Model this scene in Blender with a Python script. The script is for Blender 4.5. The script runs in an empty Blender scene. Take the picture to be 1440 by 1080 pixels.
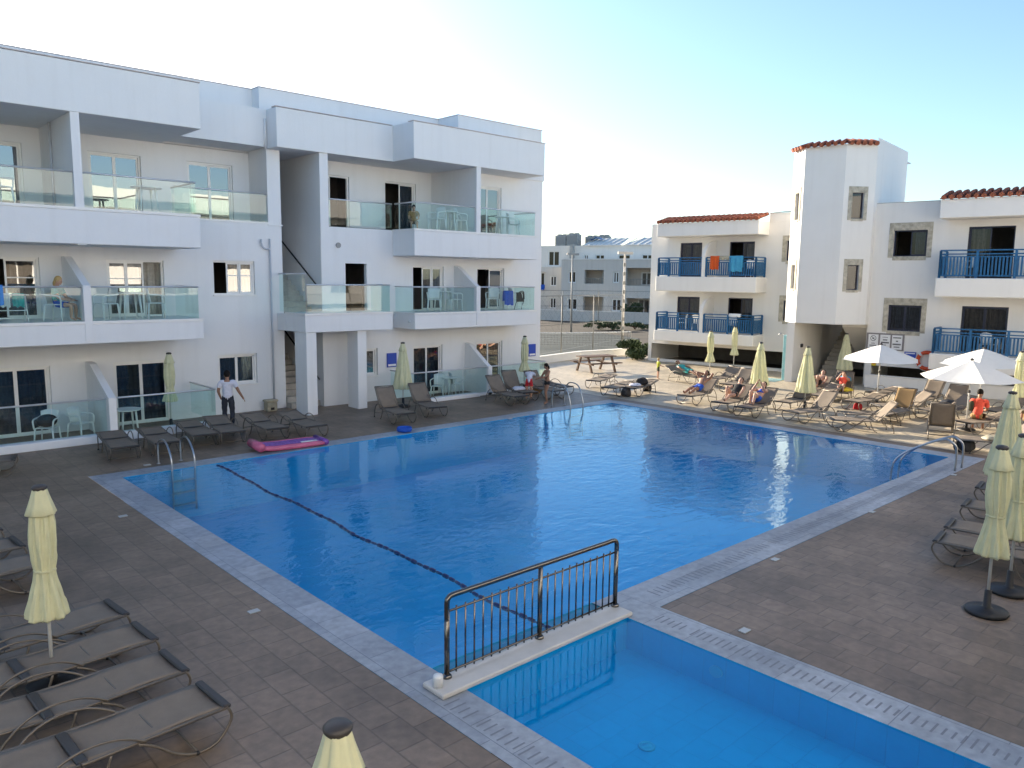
import bpy, math, random
from mathutils import Vector, Matrix
random.seed(7)
PI = math.pi
SC = bpy.context.scene
COL = SC.collection

# ------------------------------------------------------------------ camera
F_PX, CAM_H = 1095.5, 4.3
YAW, PITCH, ROLL = math.radians(42.787), math.radians(7.729), math.radians(.666)
FWD = Vector((math.sin(YAW)*math.cos(PITCH), math.cos(YAW)*math.cos(PITCH), -math.sin(PITCH)))
RT0 = Vector((math.cos(YAW), -math.sin(YAW), 0)); UP0 = RT0.cross(FWD)
RGT = RT0*math.cos(ROLL) + UP0*math.sin(ROLL); UPV = -RT0*math.sin(ROLL) + UP0*math.cos(ROLL)
CAM = Vector((0, 0, CAM_H))
cd = bpy.data.cameras.new('camera'); cam = bpy.data.objects.new('camera', cd); COL.objects.link(cam)
cd.sensor_width = 36; cd.lens = F_PX/1440*36; cd.clip_end = 4000; cd.clip_start = .05
M = Matrix((RGT, UPV, -FWD)).transposed().to_4x4(); M.translation = CAM
cam.matrix_world = M
SC.camera = cam

def at(px, py, z=0.0):
    """surveyed spot: the point of the photo's pixel on the level z"""
    d = FWD*F_PX + RGT*(px-720) - UPV*(py-540)
    return CAM + d*((z-CAM_H)/d.z)

# ------------------------------------------------------------------ materials
def nodes(name):
    m = bpy.data.materials.new(name); m.use_nodes = True
    nt = m.node_tree
    return m, nt, nt.nodes, nt.links, nt.nodes['Principled BSDF']

def mat(name, col, rough=.6, metal=0, var=.0, scale=6, bump=0, bscale=60, spec=.5, trans=0, dark=None):
    m, nt, N, L, b = nodes(name)
    b.inputs['Base Color'].default_value = (*col, 1); b.inputs['Roughness'].default_value = rough
    b.inputs['Metallic'].default_value = metal; b.inputs['Specular IOR Level'].default_value = spec
    tc = N.new('ShaderNodeTexCoord')
    if var > 0:
        n = N.new('ShaderNodeTexNoise'); n.inputs['Scale'].default_value = scale; n.inputs['Detail'].default_value = 6
        n.inputs['Roughness'].default_value = .65
        L.new(tc.outputs['Object'], n.inputs['Vector'])
        r = N.new('ShaderNodeMapRange'); r.inputs[1].default_value = .3; r.inputs[2].default_value = .7
        L.new(n.outputs['Fac'], r.inputs[0])
        mx = N.new('ShaderNodeMix'); mx.data_type = 'RGBA'
        lo = dark or tuple(c*(1-var) for c in col)
        mx.inputs[6].default_value = (*lo, 1); mx.inputs[7].default_value = (*[min(1, c*(1+var*.5)) for c in col], 1)
        L.new(r.outputs[0], mx.inputs[0]); L.new(mx.outputs[2], b.inputs['Base Color'])
    if bump > 0:
        n2 = N.new('ShaderNodeTexNoise'); n2.inputs['Scale'].default_value = bscale; n2.inputs['Detail'].default_value = 4
        L.new(tc.outputs['Object'], n2.inputs['Vector'])
        bp = N.new('ShaderNodeBump'); bp.inputs['Strength'].default_value = bump; bp.inputs['Distance'].default_value = .02
        L.new(n2.outputs['Fac'], bp.inputs['Height']); L.new(bp.outputs[0], b.inputs['Normal'])
    if trans > 0:
        t = N.new('ShaderNodeBsdfTranslucent'); t.inputs['Color'].default_value = (*col, 1)
        ms = N.new('ShaderNodeMixShader'); ms.inputs[0].default_value = trans
        L.new(b.outputs[0], ms.inputs[1]); L.new(t.outputs[0], ms.inputs[2])
        L.new(ms.outputs[0], N['Material Output'].inputs[0])
    return m

def plaster(name, col, streak=.12):
    """painted render with faint trowel bump, patchy tone and run-off streaks"""
    m, nt, N, L, b = nodes(name)
    b.inputs['Roughness'].default_value = .75; b.inputs['Specular IOR Level'].default_value = .25
    tc = N.new('ShaderNodeTexCoord')
    n = N.new('ShaderNodeTexNoise'); n.inputs['Scale'].default_value = .9; n.inputs['Detail'].default_value = 7; n.inputs['Roughness'].default_value = .6
    L.new(tc.outputs['Object'], n.inputs['Vector'])
    mp = N.new('ShaderNodeMapping'); mp.inputs['Scale'].default_value = (2.6, 2.6, .16)
    L.new(tc.outputs['Object'], mp.inputs['Vector'])
    s = N.new('ShaderNodeTexNoise'); s.inputs['Scale'].default_value = 1.4; s.inputs['Detail'].default_value = 5
    L.new(mp.outputs[0], s.inputs['Vector'])
    r = N.new('ShaderNodeMapRange'); r.inputs[1].default_value = .5; r.inputs[2].default_value = .8; r.inputs[3].default_value = 0; r.inputs[4].default_value = streak
    L.new(s.outputs['Fac'], r.inputs[0])
    r2 = N.new('ShaderNodeMapRange'); r2.inputs[1].default_value = .35; r2.inputs[2].default_value = .7; r2.inputs[3].default_value = 0; r2.inputs[4].default_value = .07
    L.new(n.outputs['Fac'], r2.inputs[0])
    a = N.new('ShaderNodeMath'); a.operation = 'ADD'; L.new(r.outputs[0], a.inputs[0]); L.new(r2.outputs[0], a.inputs[1])
    mx = N.new('ShaderNodeMix'); mx.data_type = 'RGBA'
    mx.inputs[6].default_value = (*col, 1); mx.inputs[7].default_value = (col[0]*.55, col[1]*.52, col[2]*.47, 1)
    L.new(a.outputs[0], mx.inputs[0]); L.new(mx.outputs[2], b.inputs['Base Color'])
    f = N.new('ShaderNodeTexNoise'); f.inputs['Scale'].default_value = 18; f.inputs['Detail'].default_value = 5
    L.new(tc.outputs['Object'], f.inputs['Vector'])
    bp = N.new('ShaderNodeBump'); bp.inputs['Strength'].default_value = .12; bp.inputs['Distance'].default_value = .02
    L.new(f.outputs['Fac'], bp.inputs['Height']); L.new(bp.outputs[0], b.inputs['Normal'])
    return m

def two_sided_fresnel(N, L, ior):
    """same reflectance from either side of a thin sheet"""
    fr = N.new('ShaderNodeFresnel'); ge = N.new('ShaderNodeNewGeometry')
    a = N.new('ShaderNodeMath'); a.operation = 'MULTIPLY_ADD'; a.inputs[1].default_value = -2; a.inputs[2].default_value = 1; L.new(ge.outputs['Backfacing'], a.inputs[0])
    p = N.new('ShaderNodeMath'); p.operation = 'POWER'; p.inputs[0].default_value = ior; L.new(a.outputs[0], p.inputs[1]); L.new(p.outputs[0], fr.inputs['IOR'])
    return fr

def thin_glass(name, tint, ior=1.5, rough=.0, wob=.0, gcol=(1, 1, 1)):
    m, nt, N, L, b = nodes(name)
    N.remove(b)
    t = N.new('ShaderNodeBsdfTransparent'); t.inputs['Color'].default_value = (*tint, 1)
    g = N.new('ShaderNodeBsdfGlossy'); g.inputs['Roughness'].default_value = rough; g.inputs['Color'].default_value = (*gcol, 1)
    fr = two_sided_fresnel(N, L, ior)
    ms = N.new('ShaderNodeMixShader')
    L.new(fr.outputs[0], ms.inputs[0]); L.new(t.outputs[0], ms.inputs[1]); L.new(g.outputs[0], ms.inputs[2])
    L.new(ms.outputs[0], N['Material Output'].inputs[0])
    if wob > 0:
        tc = N.new('ShaderNodeTexCoord'); n = N.new('ShaderNodeTexNoise'); n.inputs['Scale'].default_value = 1.3
        L.new(tc.outputs['Object'], n.inputs['Vector'])
        bp = N.new('ShaderNodeBump'); bp.inputs['Strength'].default_value = wob; bp.inputs['Distance'].default_value = .02
        L.new(n.outputs['Fac'], bp.inputs['Height']); L.new(bp.outputs[0], g.inputs['Normal']); 
    return m

def paver(name, c1, c2, mortar, bw, bh, rot=0., msize=.012, stain=.35, mott=.18):
    m, nt, N, L, b = nodes(name)
    b.inputs['Roughness'].default_value = .5; b.inputs['Specular IOR Level'].default_value = .5
    tc = N.new('ShaderNodeTexCoord'); mp = N.new('ShaderNodeMapping'); mp.inputs['Rotation'].default_value = (0, 0, rot)
    L.new(tc.outputs['Object'], mp.inputs['Vector'])
    wn = N.new('ShaderNodeTexNoise'); wn.inputs['Scale'].default_value = 3; L.new(tc.outputs['Object'], wn.inputs['Vector'])
    br = N.new('ShaderNodeTexBrick'); br.inputs['Scale'].default_value = 1
    br.inputs['Brick Width'].default_value = bw; br.inputs['Row Height'].default_value = bh; br.inputs['Mortar Size'].default_value = msize
    br.inputs['Mortar Smooth'].default_value = .5; br.offset = .5
    br.inputs['Color1'].default_value = (*c1, 1); br.inputs['Color2'].default_value = (*c2, 1); br.inputs['Mortar'].default_value = (*mortar, 1)
    L.new(mp.outputs[0], br.inputs['Vector'])
    n = N.new('ShaderNodeTexNoise'); n.inputs['Scale'].default_value = .55; n.inputs['Detail'].default_value = 8; n.inputs['Roughness'].default_value = .7
    L.new(tc.outputs['Object'], n.inputs['Vector'])
    r = N.new('ShaderNodeMapRange'); r.inputs[1].default_value = .35; r.inputs[2].default_value = .7; r.inputs[3].default_value = 1-stain; r.inputs[4].default_value = 1.12
    L.new(n.outputs['Fac'], r.inputs[0])
    n3 = N.new('ShaderNodeTexNoise'); n3.inputs['Scale'].default_value = 9; n3.inputs['Detail'].default_value = 6
    L.new(tc.outputs['Object'], n3.inputs['Vector'])
    r3 = N.new('ShaderNodeMapRange'); r3.inputs[1].default_value = .3; r3.inputs[2].default_value = .7; r3.inputs[3].default_value = 1-mott; r3.inputs[4].default_value = 1+mott*.66
    L.new(n3.outputs['Fac'], r3.inputs[0])
    pr = N.new('ShaderNodeMath'); pr.operation = 'MULTIPLY'; L.new(r.outputs[0], pr.inputs[0]); L.new(r3.outputs[0], pr.inputs[1])
    mx = N.new('ShaderNodeMix'); mx.data_type = 'RGBA'; mx.blend_type = 'MULTIPLY'; mx.inputs[0].default_value = 1
    L.new(br.outputs['Color'], mx.inputs[6]); L.new(pr.outputs[0], mx.inputs[7])
    L.new(mx.outputs[2], b.inputs['Base Color'])
    bp = N.new('ShaderNodeBump'); bp.inputs['Strength'].default_value = .5; bp.inputs['Distance'].default_value = .006; bp.invert = True
    L.new(br.outputs['Fac'], bp.inputs['Height']); L.new(bp.outputs[0], b.inputs['Normal'])
    return m

def water_mat(name, stren):
    m, nt, N, L, b = nodes(name)
    N.remove(b)
    t = N.new('ShaderNodeBsdfTransparent'); t.inputs['Color'].default_value = (.38, .84, 1.0, 1)
    g = N.new('ShaderNodeBsdfGlossy'); g.inputs['Roughness'].default_value = .015; g.inputs['Color'].default_value = (.72, .93, 1, 1)
    fr = two_sided_fresnel(N, L, 1.33)
    ms = N.new('ShaderNodeMixShader')
    L.new(fr.outputs[0], ms.inputs[0]); L.new(t.outputs[0], ms.inputs[1]); L.new(g.outputs[0], ms.inputs[2])
    L.new(ms.outputs[0], N['Material Output'].inputs[0])
    tc = N.new('ShaderNodeTexCoord')
    mp = N.new('ShaderNodeMapping'); mp.inputs['Rotation'].default_value = (0, 0, .78); mp.inputs['Scale'].default_value = (1.0, 1.7, 1)
    L.new(tc.outputs['Object'], mp.inputs['Vector'])
    n = N.new('ShaderNodeTexNoise'); n.inputs['Scale'].default_value = 2.6; n.inputs['Detail'].default_value = 3; n.inputs['Roughness'].default_value = .5; n.inputs['Distortion'].default_value = .6
    L.new(mp.outputs[0], n.inputs['Vector'])
    bp = N.new('ShaderNodeBump'); bp.inputs['Distance'].default_value = .06
    ln = N.new('ShaderNodeTexNoise'); ln.inputs['Scale'].default_value = .23; ln.inputs['Detail'].default_value = 2; L.new(tc.outputs['Object'], ln.inputs['Vector'])
    lr = N.new('ShaderNodeMapRange'); lr.inputs[1].default_value = .35; lr.inputs[2].default_value = .65; lr.inputs[3].default_value = stren*.25; lr.inputs[4].default_value = stren*1.5; L.new(ln.outputs['Fac'], lr.inputs[0]); L.new(lr.outputs[0], bp.inputs['Strength'])
    # calmer in the shallow end and along the edges, livelier in the middle
    L.new(n.outputs['Fac'], bp.inputs['Height']); L.new(bp.outputs[0], g.inputs['Normal']); L.new(bp.outputs[0], fr.inputs['Normal'])
    return m

WHITE = plaster('white_plaster', (.78, .78, .78), .10)
CREAM = plaster('cream_plaster', (.80, .78, .74), .10)
GREYP = plaster('grey_white_plaster', (.62, .585, .53), .25)
FARW = plaster('far_white_plaster', (.74, .72, .67), .15)
STONE = mat('surround_stone', (.50, .46, .37), .85, var=.45, scale=5, bump=.4, bscale=20)
ALU = mat('white_aluminium', (.80, .79, .76), .35, var=.06, scale=2)
STEEL = mat('brushed_steel', (.42, .43, .45), .3, 1)
DARKSTEEL = mat('dark_polished_steel', (.16, .15, .14), .18, 1)
GLASSR = thin_glass('balustrade_glass', (.78, .92, .90), 1.6, wob=.02)
PANE = thin_glass('window_pane', (.22, .25, .28), 2.9, wob=.04)
PANED = thin_glass('dark_window_pane', (.30, .32, .35), 1.55, wob=.05)
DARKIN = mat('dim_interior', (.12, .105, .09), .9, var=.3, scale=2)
CURT = mat('blue_grey_curtain', (.20, .27, .33), .9, var=.25, scale=9)
CURTW = mat('beige_curtain', (.45, .42, .36), .9, var=.25, scale=9)
BLUEF = mat('navy_window_frame', (.020, .022, .045), .4)
BLUER = mat('blue_painted_wood', (.012, .115, .27), .45, var=.35, scale=8)
TILE = mat('terracotta', (.34, .105, .055), .85, var=.55, scale=4, bump=.3, bscale=25)
CAP = mat('coping_cap', (.62, .54, .52), .7, var=.2)
FAB = mat('taupe_sling', (.255, .205, .158), .8, var=.14, scale=5, bump=.25, bscale=140, trans=.18)
FABT = mat('backlit_tan_sling', (.50, .33, .15), .8, var=.12, scale=5, trans=.45)  # tan tone and extra translucence stand for sun shining through the sling
LFR = mat('bronze_tube', (.17, .145, .12), .45, .5)
DKPL = mat('dark_plastic', (.035, .03, .028), .5)
BLK = mat('black_rubber', (.012, .012, .014), .55)
UMB = mat('pale_yellow_canvas', (.78, .77, .52), .85, var=.12, scale=7, bump=.15, bscale=30, trans=.3)
UMBW = mat('white_canvas', (.82, .82, .80), .85, var=.05, scale=4, trans=.22)
POLE = mat('white_pole', (.62, .62, .60), .4, .2)
PLW = mat('white_plastic', (.74, .75, .74), .4, var=.05)
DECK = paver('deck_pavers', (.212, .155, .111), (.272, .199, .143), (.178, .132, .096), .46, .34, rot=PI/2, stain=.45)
DECKL = paver('sunlit_pale_pavers', (.50, .425, .31), (.57, .48, .355), (.34, .285, .21), .46, .34, rot=PI/2, stain=.3)  # paler paving, with sunlight also put into its colour
COPE = paver('coping_stone', (.31, .345, .40), (.40, .43, .475), (.23, .255, .295), .6, .9, rot=PI/2, msize=.006, stain=.3)
TILEF = paver('pool_mosaic', (.008, .345, .575), (.010, .36, .60), (.008, .33, .55), .3, .3, msize=.006, stain=.04, mott=.015)
LANE = mat('lane_tile', (.006, .02, .10), .5)
WATER = water_mat('pool_water', .19); WATERK = water_mat('still_pool_water', .03); FITT = mat('pool_fitting', (.07, .40, .58), .4)
GRAVEL = mat('earth', (.048, .036, .025), .95, var=.5, scale=.4)
COURT = mat('court_acrylic', (.026, .037, .033), .8, var=.2, scale=.5)
WOOD = mat('dark_timber', (.11, .055, .03), .7, var=.4, scale=9)
LEAF = mat('leaf', (.05, .08, .025), .7, var=.5, scale=9)
SKIN = mat('skin', (.50, .29, .20), .55)
SKIND = mat('tanned_skin', (.30, .155, .095), .55)
HAIRD = mat('dark_hair', (.012, .009, .007), .8, spec=.2)
HAIRB = mat('blond_hair', (.42, .28, .10), .55)
def cloth(n, c): return mat(n, c, .85, var=.15, scale=14, bump=.2, bscale=50)
TEALC = cloth('teal_cloth', (.03, .36, .34)); BLUEC = cloth('blue_cloth', (.012, .09, .48)); REDC = cloth('red_cloth', (.50, .015, .025))
WHC = cloth('white_shirt_cloth', (.62, .62, .70)); JEAN = cloth('dark_denim', (.018, .022, .035)); BLKC = cloth('black_cloth', (.012, .012, .014))
ORC = cloth('coral_cloth', (.80, .10, .06)); YELC = cloth('lime_cloth', (.42, .46, .03)); GRC = cloth('olive_cloth', (.05, .055, .03))
TOWO = cloth('orange_towel', (.62, .09, .012)); TOWB = cloth('turquoise_towel', (.05, .30, .50)); TOWL = cloth('sky_blue_towel', (.07, .26, .62)); BRNC = cloth('brown_cloth', (.28, .16, .06))
PINK = mat('pink_vinyl', (.58, .13, .24), .25, var=.15, scale=6); PURP = mat('purple_vinyl', (.22, .08, .38), .3, var=.6, scale=12)
RAILM = mat('satin_aluminium', (.66, .67, .69), .35, .6)
MARK = mat('marker_ceramic', (.40, .42, .43), .4)
SIGNB = mat('blue_sign', (.012, .06, .42), .4); SIGNW = mat('sign_white', (.78, .78, .78), .5); SIGNG = mat('sign_frame_grey', (.22, .20, .20), .5)
INK = mat('sign_ink', (.05, .05, .06), .6); YEL = mat('yellow_card', (.75, .55, .02), .5); ORNG = mat('lifebuoy_orange', (.62, .07, .015), .5)
CYAN = mat('turquoise_paint', (.26, .50, .53), .6, var=.2, scale=3); ACM = mat('ac_grey', (.40, .40, .38), .6, var=.3, scale=3)
METR = mat('metal_roof', (.74, .71, .65), .6, .0, var=.1); BEIGE = mat('beige_box', (.40, .36, .26), .6, var=.3, scale=7)
STEP = mat('stair_stone', (.46, .42, .36), .8, var=.3, scale=3); TURQ = mat('turquoise_reflection', (.20, .33, .34), .9, var=.3)
WIRE = mat('fence_wire', (.20, .20, .19), .6, .5); LAMPG = mat('lamp_grey', (.30, .30, .29), .6)
BRONZE = mat('downpipe_grey', (.48, .50, .54), .5)

# ------------------------------------------------------------------ mesh builder
class MB:
    def __init__(s, off=(0, 0, 0)): s.v, s.f, s.m, s.off = [], [], [], Vector(off)
    def add(s, vs, fs, mi=0):
        k = len(s.v); s.v += [tuple(Vector(v)-s.off) for v in vs]
        for f in fs: s.f.append(tuple(i+k for i in f)); s.m.append(mi)
        return s
    def box(s, x0, x1, y0, y1, z0, z1, mi=0, rz=0, c=None):
        vs = [(x, y, z) for z in (z0, z1) for x, y in ((x0, y0), (x1, y0), (x1, y1), (x0, y1))]
        if rz:
            c = c or ((x0+x1)/2, (y0+y1)/2); ca, sa = math.cos(rz), math.sin(rz)
            vs = [(c[0]+(x-c[0])*ca-(y-c[1])*sa, c[1]+(x-c[0])*sa+(y-c[1])*ca, z) for x, y, z in vs]
        return s.add(vs, [(3, 2, 1, 0), (4, 5, 6, 7), (0, 1, 5, 4), (1, 2, 6, 5), (2, 3, 7, 6), (3, 0, 4, 7)], mi)
    def bbox(s, x0, x1, y0, y1, z0, z1, b=.02, mi=0):
        """box with all edges eased"""
        vs = []; k = [(x0, y0), (x1, y0), (x1, y1), (x0, y1)]
        cx, cy = (x0+x1)/2, (y0+y1)/2
        def ring(ins, z):
            out = []
            for (x, y), (sx, sy) in zip(k, ((1, 1), (-1, 1), (-1, -1), (1, -1))):
                a, c_ = (x+sx*ins, y+sy*ins), None
                p1 = (x+sx*(ins+b), y+sy*ins); p2 = (x+sx*ins, y+sy*(ins+b))
                out += [p2, p1] if sx == sy else [p1, p2]
            return [(p[0], p[1], z) for p in out]
        rs = ring(b, z0)+ring(0, z0+b)+ring(0, z1-b)+ring(b, z1)
        fs = [tuple(range(7, -1, -1)), tuple(range(24, 32))]
        for r in range(3):
            for i in range(8): fs.append((r*8+i, r*8+(i+1) % 8, r*8+8+(i+1) % 8, r*8+8+i))
        return s.add(rs, fs, mi)
    def tube(s, pts, r, n=8, mi=0, closed=False):
        P = [Vector(p) for p in pts]; k = len(P); rs = r if isinstance(r, (list, tuple)) else [r]*k
        vs, fs = [], []; up = None
        for i in range(k):
            if closed: t = P[(i+1) % k]-P[i-1]
            else: t = P[min(i+1, k-1)]-P[max(i-1, 0)]
            if t.length < 1e-9: t = Vector((0, 0, 1))
            t.normalize()
            if up is None: up = Vector((0, 0, 1)) if abs(t.z) < .9 else Vector((1, 0, 0))
            a = t.cross(up)
            if a.length < 1e-4: a = t.orthogonal()
            a.normalize(); b_ = a.cross(t).normalized(); up = b_
            for j in range(n):
                w = 2*PI*j/n; vs.append(P[i]+(a*math.cos(w)+b_*math.sin(w))*rs[i])
        for i in range(k if closed else k-1):
            for j in range(n):
                a0 = i*n+j; a1 = i*n+(j+1) % n; b0 = ((i+1) % k)*n+j; b1 = ((i+1) % k)*n+(j+1) % n
                fs.append((a0, a1, b1, b0))
        if not closed: fs += [tuple(range(n-1, -1, -1)), tuple(range((k-1)*n, k*n))]
        return s.add(vs, fs, mi)
    def lathe(s, prof, n=20, c=(0, 0, 0), mi=0, fn=None):
        vs, fs = [], []
        for i, (r, z) in enumerate(prof):
            for j in range(n):
                w = 2*PI*j/n; q = r*(fn(w, z, i) if fn else 1)
                vs.append((c[0]+q*math.cos(w), c[1]+q*math.sin(w), c[2]+z))
        for i in range(len(prof)-1):
            for j in range(n): fs.append((i*n+j, i*n+(j+1) % n, (i+1)*n+(j+1) % n, (i+1)*n+j))
        fs += [tuple(range(n-1, -1, -1)), tuple(range((len(prof)-1)*n, len(prof)*n))]
        return s.add(vs, fs, mi)
    def prism(s, poly, z0, z1, mi=0):
        n = len(poly); vs = [(x, y, z0) for x, y in poly]+[(x, y, z1) for x, y in poly]
        return s.add(vs, [tuple(range(n-1, -1, -1)), tuple(range(n, 2*n))]+[(i, (i+1) % n, n+(i+1) % n, n+i) for i in range(n)], mi)
    def slabx(s, poly, x0, x1, mi=0):
        """outline in (y,z) given thickness along x"""
        n = len(poly); vs = [(x0, y, z) for y, z in poly]+[(x1, y, z) for y, z in poly]
        return s.add(vs, [tuple(range(n-1, -1, -1)), tuple(range(n, 2*n))]+[(i, (i+1) % n, n+(i+1) % n, n+i) for i in range(n)], mi)
    def sph(s, c, r, n=12, m=8, mi=0, sc=(1, 1, 1), rot=None):
        vs, fs = [], []
        for i in range(m+1):
            t = PI*i/m
            for j in range(n):
                w = 2*PI*j/n; p = Vector((r*sc[0]*math.sin(t)*math.cos(w), r*sc[1]*math.sin(t)*math.sin(w), r*sc[2]*math.cos(t)))
                if rot: p = rot @ p
                vs.append(Vector(c)+p)
        for i in range(m):
            for j in range(n): fs.append((i*n+j, (i+1)*n+j, (i+1)*n+(j+1) % n, i*n+(j+1) % n))
        return s.add(vs, fs, mi)
    def wall(s, x0, x1, z0, z1, y, holes=(), d=.14, mi=0, th=None):
        """wall face looking to -y with openings; each opening gets reveals d deep; th closes the back"""
        xs = sorted({x0, x1, *[h[0] for h in holes], *[h[1] for h in holes]}); zs = sorted({z0, z1, *[h[2] for h in holes], *[h[3] for h in holes]})
        for a, b_ in zip(xs, xs[1:]):
            for c, e in zip(zs, zs[1:]):
                mx_, mz = (a+b_)/2, (c+e)/2
                if any(h[0] < mx_ < h[1] and h[2] < mz < h[3] for h in holes): continue
                s.add([(a, y, c), (b_, y, c), (b_, y, e), (a, y, e)], [(0, 1, 2, 3)], mi)
        for a, b_, c, e in holes:
            y2 = y+d
            s.add([(a, y, c), (a, y2, c), (a, y2, e), (a, y, e)], [(0, 1, 2, 3)], mi)
            s.add([(b_, y, c), (b_, y2, c), (b_, y2, e), (b_, y, e)], [(3, 2, 1, 0)], mi)
            s.add([(a, y, e), (b_, y, e), (b_, y2, e), (a, y2, e)], [(3, 2, 1, 0)], mi)
            s.add([(a, y, c), (b_, y, c), (b_, y2, c), (a, y2, c)], [(0, 1, 2, 3)], mi)
        return s
    def mesh(s, name, mats, smooth=False):
        me = bpy.data.meshes.new(name); me.from_pydata(s.v, [], s.f)
        for m_ in (mats if isinstance(mats, (list, tuple)) else [mats]): me.materials.append(m_)
        me.polygons.foreach_set('material_index', s.m)
        if smooth: me.polygons.foreach_set('use_smooth', [True]*len(s.f))
        me.update(); return me
    def build(s, name, mats, parent=None, smooth=False, bevel=0):
        o = bpy.data.objects.new(name, s.mesh(name, mats, smooth)); COL.objects.link(o)
        if parent: o.parent = parent
        if bevel:
            bv = o.modifiers.new('ease', 'BEVEL'); bv.width = bevel; bv.segments = 2; bv.limit_method = 'ANGLE'
        return o

def tag(o, label=None, cat=None, group=None, kind=None):
    if label: o['label'] = label
    if cat: o['category'] = cat
    if group: o['group'] = group
    if kind: o['kind'] = kind
    return o
def thing(name, label, cat, loc=(0, 0, 0), rz=0, group=None):
    o = bpy.data.objects.new(name, None); COL.objects.link(o); o.location = loc; o.rotation_euler = (0, 0, rz); o.empty_display_size = .2
    return tag(o, label, cat, group)
def dup(root, loc, rz, label, group=None):
    r = root.copy(); COL.objects.link(r); r.location = loc; r.rotation_euler = (0, 0, rz); r['label'] = label
    if group: r['group'] = group
    for ch in list(root.children):
        c = ch.copy(); COL.objects.link(c); c.parent = r
        for g in list(ch.children):
            d = g.copy(); COL.objects.link(d); d.parent = c
    return r
def smooth_path(pts, k=5):
    P = [Vector(p) for p in pts]; out = []
    for i in range(len(P)-1):
        a, b, c, d = P[max(i-1, 0)], P[i], P[i+1], P[min(i+2, len(P)-1)]
        for j in range(k):
            t = j/k
            out.append(.5*((2*b)+(c-a)*t+(2*a-5*b+4*c-d)*t*t+(3*b-a-3*c+d)*t**3))
    out.append(P[-1]); return out
# ------------------------------------------------------------------ setting: ground, deck, pool
XL, YB, XR, YF, XK = 4.37, 18.0, 21.45, 5.87, 8.15        # outer edge of the coping; XK = right edge of the small pool
xl, yb, xr, yf, xk = 4.90, 17.46, 20.93, 6.55, 7.57        # water edge
YN, yn = -1.2, -.7
def flat(name, poly_list, z, m, kind='structure'):
    b = MB()
    for p in poly_list: b.add([(x, y, z) for x, y in p], [tuple(range(len(p)))])
    o = b.build(name, m); return tag(o, kind=kind)
def R4(x0, x1, y0, y1): return [(x0, y0), (x1, y0), (x1, y1), (x0, y1)]
BIG = 1500
flat('ground', [R4(-BIG, BIG, 31, BIG), R4(-BIG, BIG, -BIG, -8), R4(-BIG, -14, -8, 31), R4(36, BIG, -8, 31)], -.03, GRAVEL)
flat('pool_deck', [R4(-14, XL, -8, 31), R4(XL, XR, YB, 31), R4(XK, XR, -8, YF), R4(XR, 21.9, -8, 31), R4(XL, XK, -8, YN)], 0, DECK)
flat('sun_deck', [R4(21.9, 36, -8, 31)], 0, DECKL)  # paler colour begins at the building's shadow edge
flat('pool_coping', [R4(XL, xl, YN, YB), R4(xl, XR, yb, YB), R4(xr, XR, YF, yb), R4(xk, xr, YF, yf), R4(xk, XK, YN, YF), R4(xl, xk, YN, yn)], .004, COPE)
# overflow slots along the coping: short dark gaps in the stone
gb = MB()
rnd = random.Random(3)
def slots(x0, y0, x1, y1, n, along):
    for i in range(n):
        t = (i+.5)/n; x, y = x0+(x1-x0)*t, y0+(y1-y0)*t
        if rnd.random() < .94:
            l, w = .075+rnd.random()*.04, .011
            if along == 'x': gb.add([(x-w, y-l, .007), (x+w, y-l, .007), (x+w, y+l, .007), (x-w, y+l, .007)], [(0, 1, 2, 3)])
            else: gb.add([(x-l, y-w, .007), (x+l, y-w, .007), (x+l, y+w, .007), (x-l, y+w, .007)], [(0, 1, 2, 3)])
slots(7.86, 5.7, 7.86, .2, 62, 'y'); slots(4.63, 5.9, 4.63, 2.5, 34, 'y')
slots(8.4, 6.2, 20.8, 6.2, 120, 'x')
SLOT = mat('slot_shadow', (.20, .215, .25), .9)
tag(gb.build('overflow_grating', SLOT), kind='structure')
# basin
pb = MB()
DEEP, SHAL, WZ = -1.15, -.42, -.006
def basin(x0, x1, y0, y1, zb):
    pb.add([(x0, y0, zb), (x1, y0, zb), (x1, y1, zb), (x0, y1, zb)], [(0, 1, 2, 3)])
    for a, b_ in (((x0, y0), (x1, y0)), ((x1, y0), (x1, y1)), ((x1, y1), (x0, y1)), ((x0, y1), (x0, y0))):
        pb.add([(*a, zb), (*b_, zb), (*b_, .004), (*a, .004)], [(3, 2, 1, 0)])
basin(xl, xr, yf, yb, DEEP); basin(xl, xk, yn, 5.95, SHAL)
pb.add([(xl, 6.27, DEEP), (xk, 6.27, DEEP), (xk, 6.27, .0), (xl, 6.27, .0)], [(0, 1, 2, 3)])
pb.add([(xl, 6.27, DEEP), (xk, 6.27, DEEP), (xk, yf, DEEP), (xl, yf, DEEP)], [(3, 2, 1, 0)])
tag(pb.build('pool_basin', TILEF), kind='structure')
lr_ = thing('lane_rope', 'dark navy lane rope floating straight across the big pool to the sill', 'rope', (6.75, 11.8, 0))
def lane(t): return Vector((6.88-.26*t+.035*math.sin(t*19)+.02*math.sin(t*41), 17.35-11.0*t, -.02))
b = MB((6.75, 11.8, 0)); b.tube([lane(i/80) for i in range(81)], .012, 6); b.build('rope', LANE, lr_, True)
for i in range(70):
    p, q = lane((i+.08)/70), lane((i+.92)/70); b = MB((6.75, 11.8, 0)); w_ = .027+.006*math.sin(i*2.3); b.tube([p, p.lerp(q, .15), p.lerp(q, .85), q], [.014, w_, w_, .014], 8); b.build('float', LANE, lr_, True)
def subdiv_sheet(x0, x1, y0, y1): return R4(x0, x1, y0, y1)
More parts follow.
